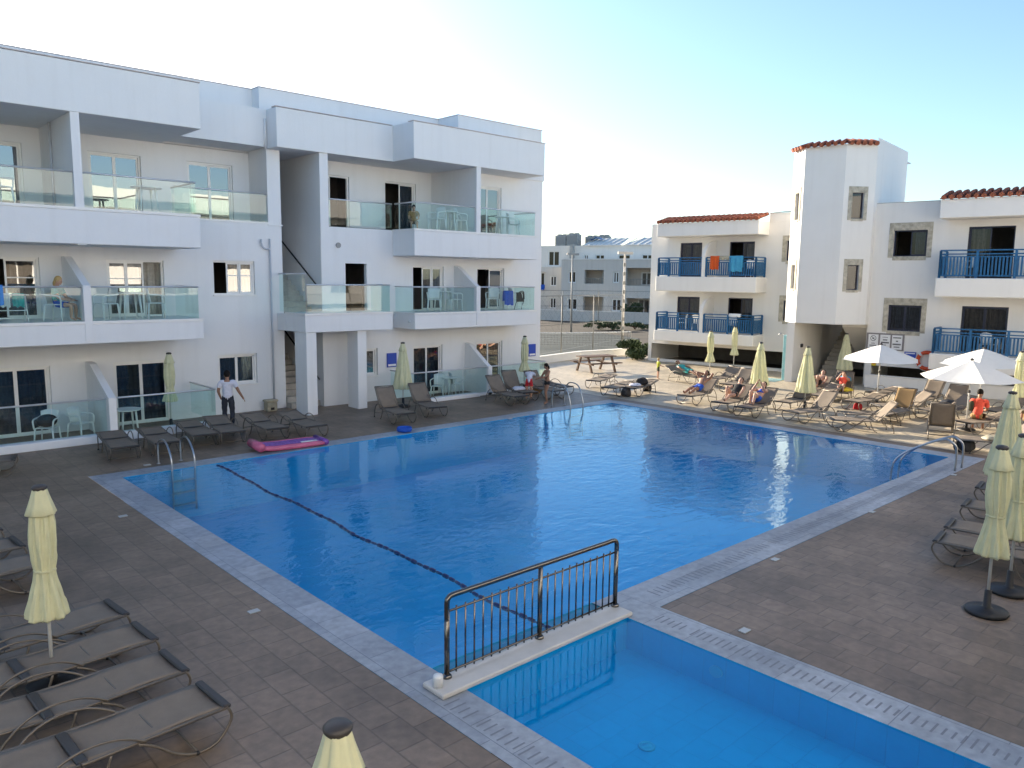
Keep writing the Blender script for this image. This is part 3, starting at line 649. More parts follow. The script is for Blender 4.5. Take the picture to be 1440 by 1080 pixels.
b.build('tower', CREAM, RB)
b = MB(); b.box(8.9, 11.5, -1.2, -1.1, TW0+.02, TW1-.12); b.build('interior_partition', DARKIN, RB)  # dark wall added so the tower windows look dim
for i, hs in ((1, ((.36, .86, 6.86, 7.9), (.36, .86, 3.98, 5.0))), (5, ((.4, .72, 6.9, 8.0), (.4, .72, 4.0, 5.0)))):
    a, c = TP[i], TP[(i+1) % n]
    for h in hs:
        for kind in ('surround', 'frame', 'pane'):
            _, tf = towerwall(a, c, 0, 1, []); bb = MB(); x0, x1, z0, z1 = h
            if kind == 'surround':
                w = .15
                bb.box(x0-w, x0, -.025, -.001, z0-.06, z1+.24); bb.box(x1, x1+w, -.025, -.001, z0-.06, z1+.24); bb.box(x0, x1, -.025, -.001, z1, z1+.24); bb.box(x0, x1, -.025, -.001, z0-.1, z0)
                bb.v = tf(bb.v); bb.build('stone_surround', STONE, RB)
            elif kind == 'frame':
                w = .045
                bb.box(x0, x0+w, .08, .13, z0, z1); bb.box(x1-w, x1, .08, .13, z0, z1); bb.box(x0+w, x1-w, .08, .13, z1-w, z1); bb.box(x0+w, x1-w, .08, .13, z0, z0+w)
                bb.v = tf(bb.v); fo = bb.build('window', BLUEF, RB)
            else:
                bb.add([(x0+.045, .1, z0+.045), (x1-.045, .1, z0+.045), (x1-.045, .1, z1-.045), (x0+.045, .1, z1-.045)], [(0, 1, 2, 3)])
                bb.v = tf(bb.v); bb.build('pane', PANED, fo); bb = MB(); bb.box(x0, x1, .24, .26, z0, z1); bb.v = tf(bb.v); bb.build('dark_backing', DARKIN, fo)  # dark sheet close behind the pane stands for the unlit room
# tiles round the tower top
b = MB()
def tile_run(a, c, z):
    dx, dy = c[0]-a[0], c[1]-a[1]; l = math.hypot(dx, dy); nx, ny = dy/l, -dx/l; n_ = max(1, round(l/.27))
    for i in range(n_):
        t = (i+.5)/n_; x, y = a[0]+dx*t, a[1]+dy*t; rr = .09+random.uniform(-.006, .008)
        b.tube([(x+nx*.17, y+ny*.17, z+.02), (x-nx*.12, y-ny*.12, z+.12), (x-nx*.35, y-ny*.35, z+.2)], [rr, rr*.95, rr*.8], 10)
    m = .12; b.add([(a[0]+nx*m, a[1]+ny*m, z-.01), (c[0]+nx*m, c[1]+ny*m, z-.01), (c[0]-nx*.45, c[1]-ny*.45, z+.2), (a[0]-nx*.45, a[1]-ny*.45, z+.2)], [(0, 1, 2, 3)])
tile_run(TP[5], TP[0], TW1); tile_run(TP[0], TP[1], TW1); tile_run(TP[1], TP[2], TW1)
b.build('tiled_eave', TILE, RB)
b = MB(); b.box(11.6, 11.74, 2.02, 2.5, 9.62, 9.66); b.build('gutter_spout', BRONZE, RB)
# entrance below the tower
b = MB(); b.box(8.78, 9.1, -3.42, 0, 0, TW0-.002); b.box(8.4, 8.78, -.02, 3.9, 0, TW0-.002); b.build('entrance_wall', CREAM, RB)
b = MB(); b.box(8.4, 11.75, 4.0, 4.1, 0, 7.3); b.box(11.62, 11.7, -2.0, 4.0, 0, 7.3); b.box(8.78, 8.9, 0.02, 4.0, 0, 7.3); b.build('entrance_wall', CREAM, RB)
b = MB()
for i in range(13): b.box(9.35, 10.5, -.9+i*.28, -.9+(i+1)*.28+.02, max(0, i*.175-.25), (i+1)*.175)
b.build('staircase', STEP, RB)
b = MB(); b.slabx([(-1.6, 2.55), (1.9, .35), (1.9, .15), (-1.9, 2.4), (-1.9, 2.55)], 10.6, 11.6); b.build('stair_soffit', CREAM, RB)
b = MB(); b.tube([(10.45, -.9, .95), (10.45, 2.6, 3.1)], .025, 8); b.build('stair_handrail', BLK, RB, True)
b = MB(); b.bbox(9.09, 9.16, -2.6, -2.4, 1.45, 1.6, .01); b.build('wall_lamp', BLK, RB)
t = thing('shower_panel', 'tall turquoise painted strip on the side of the entrance pillar', 'shower', rloc(8.70, -3.2, 0), RZ)
b = MB(); b.bbox(-.07, .07, -.16, .16, .05, 2.0, .01); b.build('panel', CYAN, t); b = MB(); b.tube(smooth_path([(-.07, -.05, 1.9), (-.2, -.05, 2.05), (-.34, -.05, 2.0)], 4), .02, 8); b.build('shower_arm', STEEL, t, True)
b = MB(); b.box(-.95, 0, -.7, .5, .002, .012); o = b.build('foot_reflection', TURQ); o.location = rloc(8.6, -3.3); o.rotation_euler = (0, 0, RZ); tag(o, 'turquoise reflection on the paving at the foot of the shower strip', 'mat')  # turquoise reflection on the paving, painted as a thin flat sheet
# right wing
b = MB(); b.wall(11.7, 22, 0, 7.5, -2.15, [(12.46, 13.7, 5.36, 6.4), (12.45, 13.7, 2.34, 3.4), (15.12, 16.66, 4.5, 6.46), (15.12, 16.68, 1.66, 3.43), (11.95, 21.5, .3, .86)], .18); b.build('wall', CREAM, RB)
b = MB(); b.box(11.73, 14.3, -2.17, -1.9, 7.502, 7.52); b.build('coping', ACM, RB)
RU('window', 12.46, 13.7, 5.36, 6.4, -2.07, open_=0, curtain=CURT); RU('window', 12.45, 13.7, 2.34, 3.4, -2.07); RU('sliding_door', 15.12, 16.66, 4.5, 6.46, -2.07, open_=1, curtain=CURTW); RU('sliding_door', 15.12, 16.68, 1.66, 3.43, -2.07, curtain=CURTW)
holes_frame(12.46, 13.7, 5.36, 6.4, -2.15, .18, .3); holes_frame(12.45, 13.7, 2.34, 3.4, -2.15, .18, .28)
o = slab(14.36, 21.9, -3.37, -2.152, 3.79, 4.5); railing(o, [(14.46, -2.22), (14.46, -3.27), (21.8, -3.27)], 4.5, 5.57)
o = slab(14.36, 21.9, -3.37, -2.152, .98, 1.62); railing(o, [(14.46, -2.22), (14.46, -3.27), (21.8, -3.27)], 1.62, 2.62)
b = MB(); b.bbox(14.33, 21.95, -3.4, -2.152, 6.73, 7.42, .02); b.build('fascia', CREAM, RB); eave(14.3, 22, -3.45, -2.1, 7.46, 7.78)
t = thing('garden_wall', 'low white rendered wall behind the sunbeds below the right hand balconies', 'wall', rloc(16.6, -2.9), RZ)
b = MB(); b.bbox(-4.65, 5.2, -.09, .09, 0, .52, .02); b.build('wall_panel', CREAM, t)
b = MB(); b.box(-4.65, 5.2, -.11, .11, .522, .55); b.build('coping', CREAM, t)
b = MB(); b.tube([(-2.2, .1, .0), (-2.2, .1, .9)], .02, 8); b.build('post', POLE, t, True)
# notices, lifebuoy
def on_wall(name, label, cat, u, z, y=-2.165, group=None): return thing(name, label, cat, rloc(u, y, z), RZ, group)
t = on_wall('notice_board', 'grey framed board with three white pool notices under the ground floor window', 'notice board', 12.43, 1.86)
b = MB(); b.bbox(-.73, .73, -.02, .0, -.33, .36, .006); b.build('frame', SIGNG, t)
for i, x in enumerate((-.46, 0, .46)):
    b = MB(); b.box(x-.195, x+.195, -.026, -.0205, -.28, .30); pn = b.build('notice', SIGNW, t)
    b = MB()
    def bar(x0, x1, z, h=.028): b.box(x0, x1, -.0305, -.0265, z-h/2, z+h/2)
    if i == 0:
        for k in range(28):
            a0, a1 = 2*PI*k/28, 2*PI*(k+1)/28
            b.add([(x+r*math.cos(a), -.03, .14+r*math.sin(a)) for a in (a0, a1) for r in (.095, .115)], [(0, 1, 3, 2)])
        b.add([(x-.085, -.0302, .21), (x-.07, -.0302, .225), (x+.085, -.0302, .07), (x+.07, -.0302, .055)], [(0, 1, 2, 3)])
        b.add([(x-.05, -.0301, .12), (x+.02, -.0301, .17), (x+.05, -.0301, .15), (x-.02, -.0301, .1)], [(0, 1, 2, 3)])
        for k in range(3): bar(x-.06+.045*k, x-.06+.045*k+.033, -.07)
        for k in range(6): bar(x-.13+.045*k, x-.13+.045*k+.033, -.16, .045)
    elif i == 1:
        for k in range(5): bar(x-.1+.042*k, x-.1+.042*k+.028, .2)
        for k in range(4): bar(x-.085+.045*k, x-.085+.045*k+.034, .09, .05)
        for k in range(7): bar(x-.15+.044*k, x-.15+.044*k+.037, -.02, .06)
        for k in range(5): bar(x-.15+.042*k, x-.15+.042*k+.03, -.12)
    else:
        for k in range(7): bar(x-.15+.044*k, x-.15+.044*k+.035, .2, .05)
        for k in range(2): bar(x-.04+.044*k, x-.04+.044*k+.035, .06, .05)
        for k in range(7): bar(x-.16+.045*k, x-.16+.045*k+.037, -.07, .06)
        for k in range(5): bar(x-.11+.045*k, x-.11+.045*k+.035, -.18, .045)
    b.build('lettering', INK, pn)
t = on_wall('wall_sign', 'blue rectangular sign on the wall between notice board and lifebuoy', 'sign', 13.42, 1.35)
b = MB(); b.bbox(-.22, .22, -.02, 0, -.17, .17, .005); b.build('board', SIGNB, t); b = MB(); b.box(-.18, .18, -.025, -.0205, .09, .13); b.build('white_band', SIGNW, t)
t = on_wall('wall_sign', 'small yellow card on the wall above the dark slot by the entrance', 'sign', 12.05, .98)
b = MB(); b.bbox(-.09, .09, -.02, 0, -.13, .13, .005); b.build('board', YEL, t); b = MB(); b.box(-.05, .05, -.025, -.0205, -.05, .05); b.build('orange_mark', ORNG, t)
t = on_wall('lifebuoy', 'orange lifebuoy with white bands hanging on the white wall', 'lifebuoy', 14.06, 1.22, -2.24)
def ring(r, R, m, name, a0=0, a1=2*PI, par=t, n_=40):
    b = MB(); pts = [(R*math.cos(a0+(a1-a0)*i/n_), 0, R*math.sin(a0+(a1-a0)*i/n_)) for i in range(n_ if a1-a0 > 6 else n_+1)]
    b.tube(pts, r, 12, 0, a1-a0 > 6); return b.build(name, m, par, True)
ring(.075, .33, ORNG, 'ring')
for k in range(4): ring(.078, .33, SIGNW, 'band', PI/4+k*PI/2-.13, PI/4+k*PI/2+.13, t, 6)
b = MB(); b.tube([(.42*math.cos(i*PI/10), 0, .42*math.sin(i*PI/10)) for i in range(20)], .012, 6, 0, True); b.build('rope', SIGNW, t, True)
b = MB(); b.box(-.015, .015, .0, .075, .30, .36); b.build('hook', STEEL, t)

# ------------------------------------------------------------------ the block behind the photographer (seen mirrored in the glass)
OB = thing('apartment_building', 'white three storey building facing the pool from behind the viewpoint, mirrored in glass', 'building', (8, -2.2, 0))
OO = (8, -2.2, 0)
b = MB(OO); b.box(-14, 30, -10, -2.2, 0, 9.4); b.build('wall', WHITE, OB)
for z in (2.55, 5.05):
    b = MB(OO); b.box(-13.5, -2, -2.19, -.9, z, z+.6); b.box(3.5, 29, -2.19, -.9, z, z+.6); b.build('balcony', WHITE, OB)
b = MB(OO); b.box(-13.5, -2, -2.19, -.9, 8.2, 9.38); b.box(3.5, 29, -2.19, -.9, 8.2, 9.38); b.build('parapet', WHITE, OB)
for i in range(12):
    for z in (.05, 3.15, 5.7):
        x = -12.5+i*3.5; b = MB(OO); b.box(x, x+1.5, -2.196, -2.15, z, z+1.8); fo = b.build('window', PLW, OB); b = MB(OO); b.box(x+.07, x+.71, -2.148, -2.14, z+.08, z+1.72); b.box(x+.79, x+1.43, -2.148, -2.14, z+.08, z+1.72); b.build('pane', DARKIN, fo)
b = MB(OO); b.box(-1.6, 2.6, -2.19, -1.0, 2.5, 2.62); b.build('balcony', WHITE, OB)

# ------------------------------------------------------------------ far buildings and tennis court
FA = math.radians(-20); FD = Vector((math.sin(FA), math.cos(FA), 0)); FN = Vector((-math.cos(FA), math.sin(FA), 0)); FP = Vector((63.14, 54.05, 0)); FZ = math.atan2(-FD.y, -FD.x)
def floc(u, y, z=0): return FP-FD*u-FN*y+Vector((0, 0, z))
FB = thing('apartment_building', 'distant grey white flat roofed block with metal roof beyond the tennis court', 'building', FP, FZ)
hs = [(-4.2, -3.3, 3.87, 5.15), (-2.31, -.15, 3.84, 5.27), (.88, 1.54, 3.94, 5.11), (2.3, 5.2, 3.69, 5.5), (-4.25, -3.1, 1.0, 2.26), (-2.4, -.1, .3, 2.46), (.81, 1.86, 1.0, 2.3), (2.4, 5, .3, 2.4), (6, 7.2, 3.9, 5.1), (8, 10, 3.8, 5.2), (6, 7.2, 1, 2.3)]
b = MB(); b.wall(-5, 14, -.03, 6.35, 0, hs, .5); b.box(-5, -4.8, .01, 9, -.03, 6.3); b.build('wall', GREYP, FB)
b = MB(); b.box(-4.8, 14, .01, 5, 6.2, 6.3); b.box(-5.02, 14, -.05, .2, 6.352, 6.46); b.build('roof', CREAM, FB)
b = MB(); b.box(-4.8, 14, 2.2, 2.3, 0, 6.2); b.box(-4.8, 14, .5, 2.2, 2.7, 3.3); b.build('interior_partition', GREYP, FB)
for x0, x1, z0, z1, y in ((-4.2, -3.3, 3.87, 5.15, .1), (.88, 1.54, 3.94, 5.11, .1), (-4.25, -3.1, 1.0, 2.26, .1), (.81, 1.86, 1.0, 2.3, .1), (-1.1, -.2, 3.84, 5.15, 2.1), (3.28, 4.46, 3.72, 5.1, 2.1), (-1.05, -.15, .3, 2.35, 2.1), (3.0, 4.3, .3, 2.3, 2.1)):
    unit(FB, 'window', x0, x1, z0, z1, y, fr=PLW, pane=PANED, curtain=None, stiles=.07)
    b = MB(); b.box(x0, x1, y+.15, y+.2, z0, z1); b.build('dark_backing', DARKIN, FB)  # dark sheet behind each far window in place of room shade
for x0, x1 in ((-2.25, -.2), (2.35, 5.15)):
    b = MB()
    for i in range(9): b.tube([(x0+(x1-x0)*i/8, .25, 3.84), (x0+(x1-x0)*i/8, .25, 4.35)], .014, 5)
    b.tube([(x0, .25, 4.36), (x1, .25, 4.36)], .025, 6); b.build('railing', LAMPG, FB)
hs = [(-4.5, -3.94, 6.5, 7.05), (-3.1, -2.0, 6.5, 7.05), (-.4, 1.0, 6.5, 7.05), (2.3, 3.6, 6.5, 7.05), (-8.9, -7.5, 5.76, 7.46)]
b = MB(); b.wall(-10, 14, 0, 8.05, 5, hs, .25); b.box(-10, -9.9, 5.01, 12, 0, 8.0); b.build('wall', FARW, FB)
for x0, x1, z0, z1 in hs: unit(FB, 'window', x0, x1, z0, z1, 5.1, fr=PLW, pane=PANED, curtain=None, stiles=.06)
b = MB(); b.box(-10, 14, 5.5, 5.6, 0, 8.0); b.box(-10, 14, 5.01, 12, 7.9, 8.0); b.build('interior_partition', DARKIN, FB)
for x0, x1, dz in ((-4.9, 0.0, 0), (0.05, 14, .02)):
    b = MB(); b.add([(x0+.3, 4.7, 8.08+dz), (x1, 4.7, 8.08+dz), (x1, 7.5, 8.95+dz), (x0+1.6, 7.5, 8.95+dz), (x0+.3, 4.7, 8.0+dz), (x1, 4.7, 8.0+dz)], [(0, 1, 2, 3), (4, 5, 1, 0)])
    x = x0+.5
    while x < x1: b.tube([(x, 4.7, 8.1+dz), (x+.5, 7.5, 8.98+dz)], .045, 5); x += .75
    b.build('metal_roof', METR, FB)
b = MB(); b.wall(-9.4, -5.01, -.03, 5.6, 2.6, [(-9.2, -8.2, 3.2, 5.0), (-7.5, -6.75, 3.5, 4.62), (-7.5, -6.75, 1, 2.2)], .25); b.box(-9.4, -5, 2.61, 5, 5.5, 5.58); b.box(-9.3, -8.1, 2.2, 2.59, 5.0, 5.06); b.build('wall', GREYP, FB)
b = MB(); b.box(-9.4, -5, 3.2, 3.3, 0, 5.5); b.build('interior_partition', DARKIN, FB)
for q in ((-7.5, -6.75, 3.5, 4.62), (-7.5, -6.75, 1, 2.2), (-9.2, -8.2, 3.2, 5.0)): unit(FB, 'window', *q, 2.7, fr=PLW, pane=PANED, curtain=None, stiles=.06)
b = MB(); b.box(-6.0, -5.6, 4.5, 4.98, 5.6, 8.2); b.build('duct', ACM, FB)
for x0, x1, y0, z1 in ((-8.75, -7.4, 6.5, 9.3), (-7.3, -5.9, 6.5, 9.42), (-5.6, -4.2, 8.0, 9.2), (-4.1, -2.8, 8.0, 9.25)):
    t = thing('air_conditioner', {-8.75: 'grey rooftop air conditioner standing leftmost on the far roof', -7.3: 'taller grey rooftop air conditioner second from left on the far roof', -5.6: 'rooftop air conditioner third from left, partly behind the blue tarp', -4.1: 'rightmost rooftop air conditioner next to the metal roof'}[x0], 'air conditioner', floc((x0+x1)/2, y0+.6, 8.0), FZ, 'rooftop air conditioners')
    w = (x1-x0)/2
    b = MB(); b.bbox(-w, w, -.6, .6, 0, z1-8.0, .03); b.build('casing', ACM, t)
    b = MB(); b.box(-w+.1, w-.1, -.615, -.602, .3, z1-8.2); b.build('grille', LAMPG, t)
    for sx in (-.5, .5): b = MB(); b.lathe([(.32, 0), (.32, .14), (.24, .16)], 16, (w*sx, 0, z1-8.0)); b.build('fan', LAMPG, t)
t = floc(-3.4, 6.4, 8.45); b = MB(); k = []
for i in range(9):
    for j in range(5): k.append((-.9+i*.225, -.4+j*.2, .25+.3*math.exp(-((i-4)/2.2)**2)+.05*math.sin(i*2+j)))
b.add(k, [(i*5+j, (i+1)*5+j, (i+1)*5+j+1, i*5+j+1) for i in range(8) for j in range(4)]); o = b.build('tarpaulin', TOWL, None, True); o.location = t; o.rotation_euler = (0, 0, FZ); tag(o, 'blue tarpaulin thrown over things on the far roof', 'tarpaulin')
def hang(name, label, cat, loc, rz, w, h, m, drop=.0, fold=.02, group=None):
    """cloth folded over a rail: front and back falls with ripples"""
    b = MB(); n = 14; k = []
    prof = [(-.05, -h), (-.052, -h*.6), (-.05, -h*.25), (-.035, 0), (0, .03), (.035, 0), (.045, -h*.3), (.05, -h*.72)]
    for i in range(n+1):
        x = -w/2+w*i/n
        for q, (y, z) in enumerate(prof): k.append((x, y+fold*math.sin(i*1.3+q*.4)*(1 if z < -.05 else .2), z+(.02*math.sin(i*.9) if q in (0, 7) else 0)))
    m_ = len(prof)
    b.add(k, [(i*m_+j, (i+1)*m_+j, (i+1)*m_+j+1, i*m_+j+1) for i in range(n) for j in range(m_-1)])
    o = b.build(name, m, None, True); o.location = loc; o.rotation_euler = (0, 0, rz); return tag(o, label, cat, group)
hang('towel', 'orange towel hanging over the upper blue balcony railing', 'towel', rloc(4.18, -1.12, 5.46), RZ, .46, .62, TOWO)
hang('towel', 'turquoise patterned towel hanging over the upper blue balcony railing', 'towel', rloc(5.28, -1.12, 5.46), RZ, .68, .72, TOWB)
hang('towel', 'small beige towel folded on the rail between orange and turquoise towels', 'towel', rloc(4.68, -1.12, 5.46), RZ, .5, .16, BEIGE)
hang('towel', 'pale towel laid over the lower blue balcony railing', 'towel', rloc(5.35, -1.12, 2.71), RZ, .6, .12, PLW)
hang('towel', 'sky blue towel hanging at the left edge over the glass balcony rail', 'towel', (3.42, 21.79, 3.98), 0, .62, .44, TOWL)
hang('cloth', 'blue cloth hanging from the far building beside the white facade', 'cloth', floc(-8.45, 2.45, 3.6), FZ, .7, .55, BLUEC)

flat('tennis_court', [[(26, 30.2), (36, 28.0), (46, 36), (48.5, 42.5), (40, 45), (26, 36)]], .006, COURT)
LINE = mat('faded_court_line', (.16, .17, .165), .8); lines = MB()
def stripe(a, c, w=.05):
    a, c = Vector((*a, .011)), Vector((*c, .011)); d = (c-a).normalized(); s_ = Vector((-d.y, d.x, 0))*w; lines.add([a-s_, c-s_, c+s_, a+s_], [(0, 1, 2, 3)])
stripe((30, 31), (44, 36.2)); stripe((31, 37), (45.5, 41)); stripe((38, 30.5), (39.5, 42))
tag(lines.build('court_lines', LINE), kind='structure')
def wallthing(name, label, pts, h, th, m, cat='wall'):
    t = thing(name, label, cat, pts[0]); O_ = Vector(pts[0])
    for a, c in zip(pts, pts[1:]):
        d = Vector(c)-Vector(a); b = MB(O_); cx, cy = (a[0]+c[0])/2, (a[1]+c[1])/2; l = d.length/2
        b.box(cx-l, cx+l, cy-th/2, cy+th/2, -.02, h, 0, math.atan2(d.y, d.x)); b.build('wall_panel', m, t)
        b = MB(O_); b.box(cx-l, cx+l, cy-th/2-.02, cy+th/2+.02, h+.002, h+.05, 0, math.atan2(d.y, d.x)); b.build('coping', CREAM, t)
    return t
wallthing('boundary_wall', 'low white wall between the pool terrace and the tennis court', [(24.0, 27.3, 0), (31.6, 28.7, 0), (36.2, 28.2, 0)], .34, .2, CREAM)
w0, w1 = floc(-12, -3.2), floc(14, -3.2)
wallthing('boundary_wall', 'long grey white wall at the back of the tennis court', [tuple(w0), tuple(w1)], 1.05, .2, GREYP)
f = thing('court_fence', 'tall wire fence of thin posts round the tennis court', 'fence', (31.4, 29.2, 0)); FO = (31.4, 29.2, 0)
def fence_run(a, c, n, h):
    a, c = Vector(a), Vector(c)
    for i in range(n+1):
        p = a.lerp(c, i/n); b = MB(FO); b.tube([p, p+Vector((0, 0, h))], .03, 6); b.build('post', WIRE, f, True)
    for z in (h, h*.55, .15):
        b = MB(FO); b.tube([a+Vector((0, 0, z)), c+Vector((0, 0, z))], .018, 5); b.build('rail', WIRE, f)
    b = MB(FO); L = (c-a).length; k = int(L/.55)
    for i in range(-6, k+1):
        for s_ in (1, -1):
            x0, x1 = i*.55, i*.55+h
            t0, t1 = max(0, x0), min(L, x1)
            if t1 <= t0: continue
            z0, z1 = (t0-x0), (t1-x0)
            if s_ < 0: z0, z1 = h-z0, h-z1
            d = (c-a)/L; b.tube([a+d*t0+Vector((0, 0, z0)), a+d*t1+Vector((0, 0, z1))], .003, 3)
    b.build('wire_mesh', WIRE, f)
fence_run((27.4, 28.6, 0), (36.6, 29.9, 0), 3, 3.4); fence_run((57, 49.5, 0), (62, 41, 0), 4, 3.2); fence_run((44, 56, 0), (57, 49.5, 0), 4, 3.2)
n_ = thing('tennis_net', 'dark sagging tennis net across the court', 'net', (35, 36, 0))
b = MB((35, 36, 0))
for p in ((31.2, 39.4, 0), (39.6, 31.6, 0)): b.tube([p, (p[0], p[1], 1.0)], .04, 8)
b.build('post', LAMPG, n_)
b = MB((35, 36, 0)); pts = [(31.2+8.4*i/14, 39.4-7.8*i/14, .98-.14*math.sin(PI*i/14)) for i in range(15)]
b.tube(pts, .03, 6); b.build('net_band', PLW, n_)
b = MB((35, 36, 0))
for i in range(57): q = i/56; zt = .98-.14*math.sin(PI*q); b.tube([(31.2+8.4*q, 39.4-7.8*q, .03), (31.2+8.4*q, 39.4-7.8*q, zt)], .006, 3)
for z in (.1, .25, .4, .55, .7): b.tube([(31.2, 39.4, z), (39.6, 31.6, z)], .006, 3)
b.build('mesh', BLK, n_)
for px, py, h, w in ((803, 467, 6.2, 'plain grey floodlight pole at the back of the tennis court, left of the two'), (875, 487, 5.9, 'white banded floodlight pole beside the tennis court, right of the two')):
    p = at(px, py); t = thing('floodlight_pole', w, 'lamp post', p)
    b = MB(); b.tube([(0, 0, 0), (0, 0, h)], [.09, .06], 10); b.build('pole', LAMPG if px < 850 else GREYP, t, True)
    if px > 850:
        for i in range(9): b = MB(); b.lathe([(.1, 0), (.1, .22)], 10, (0, 0, .5+i*.58)); b.build('band', WIRE, t)
    for s_ in (-1, 1):
        b = MB(); b.box(s_*.3-.28, s_*.3+.28, -.16, .1, h, h+.16, 0, -.7); b.build('lamp_head', LAMPG, t)
# greenery
def leaves(mb, c, r, n, s, rn):
    for _ in range(n):
        while True:
            p = Vector((rn.uniform(-1, 1), rn.uniform(-1, 1), rn.uniform(-1, 1)))
            if p.length < 1: break
        p = p*(.55+.45*rn.random()); q = Vector(c)+Vector((p.x*r[0], p.y*r[1], p.z*r[2]))
        a = Vector((rn.uniform(-1, 1), rn.uniform(-1, 1), rn.uniform(-.6, 1))).normalized(); t_ = a.orthogonal().normalized(); u_ = a.cross(t_)
        k = s*rn.uniform(.6, 1.4); mb.add([q-t_*k, q+u_*k*.45, q+t_*k, q-u_*k*.45], [(0, 1, 2, 3)])
def bush(name, label, cat, loc, r, n, s, seed, trunk=False, group=None):
    rn = random.Random(seed); t = thing(name, label, cat, loc, 0, group)
    b = MB(); zc = r[2]*.95+(1.0 if trunk else 0)
    for i in range(9):
        o_ = Vector((rn.uniform(-.6, .6)*r[0], rn.uniform(-.6, .6)*r[1], zc+rn.uniform(-.45, .6)*r[2])); q = rn.uniform(.35, .6)
        leaves(b, o_, (r[0]*q, r[1]*q, r[2]*q), n//9, s, rn)
    b.build('foliage', LEAF, t)
    b = MB()
    for i in range(5):
        a = rn.uniform(0, 6.28); b.tube([(0, 0, 0), (.12*r[0]*math.cos(a), .12*r[1]*math.sin(a), zc*.5), (.5*r[0]*math.cos(a), .5*r[1]*math.sin(a), zc)], [.05, .035, .012], 6)
    b.build('trunk' if trunk else 'stem', WOOD, t)
bush('hedge', 'dark green hedge at the left corner of the right building', 'hedge', at(894, 504), (1.35, .9, .6), 9000, .08, 1)
bush('shrub', 'broad green shrub against the far building beside the white facade', 'shrub', floc(-8.1, -1.4), (1.9, 1.1, 1.35), 5200, .14, 2)
bush('shrub', 'dark shrub behind the court wall next to the right building', 'shrub', floc(3.6, -1.6), (1.5, 1.0, 1.15), 3000, .12, 3)
for i, (px, py, w) in enumerate(((842, 463, 'dry low shrub by the court wall, left of three'), (862, 464, 'dry low shrub by the court wall, middle of three'), (893, 463, 'dry low shrub by the court wall, right of three'))):
    bush('shrub', w, 'shrub', at(px, py), (1.6, .8, .38), 900, .1, 20+i, False, 'low shrubs along the court wall')
# picnic table
t = thing('picnic_table', 'dark brown wooden picnic table with two benches by the court wall', 'picnic table', at(838, 522), math.radians(-14))
b = MB()
for i in range(5): b.box(-.9, .9, -.38+i*.155, -.24+i*.155, .7, .74)
b.build('tabletop', WOOD, t)
for s_ in (-1, 1):
    b = MB(); b.box(-.9, .9, s_*.72-.14, s_*.72-.005, .42, .46); b.box(-.9, .9, s_*.72+.005, s_*.72+.14, .42, .46); b.build('bench', WOOD, t)
for x in (-.66, .66):
    for s_ in (-1, 1):
        b = MB(); b.add([(x-.04, s_*.3-.05, .7), (x+.04, s_*.3-.05, .7), (x+.04, s_*.3+.05, .7), (x-.04, s_*.3+.05, .7), (x-.04, s_*.62-.05, 0), (x+.04, s_*.62-.05, 0), (x+.04, s_*.62+.05, 0), (x-.04, s_*.62+.05, 0)], [(0, 1, 2, 3), (7, 6, 5, 4), (0, 4, 5, 1), (1, 5, 6, 2), (2, 6, 7, 3), (3, 7, 4, 0)]); b.build('leg', WOOD, t)
    b = MB(); b.box(x-.06, x-.041, -.84, .84, .36, .415); b.build('crossbeam', WOOD, t)
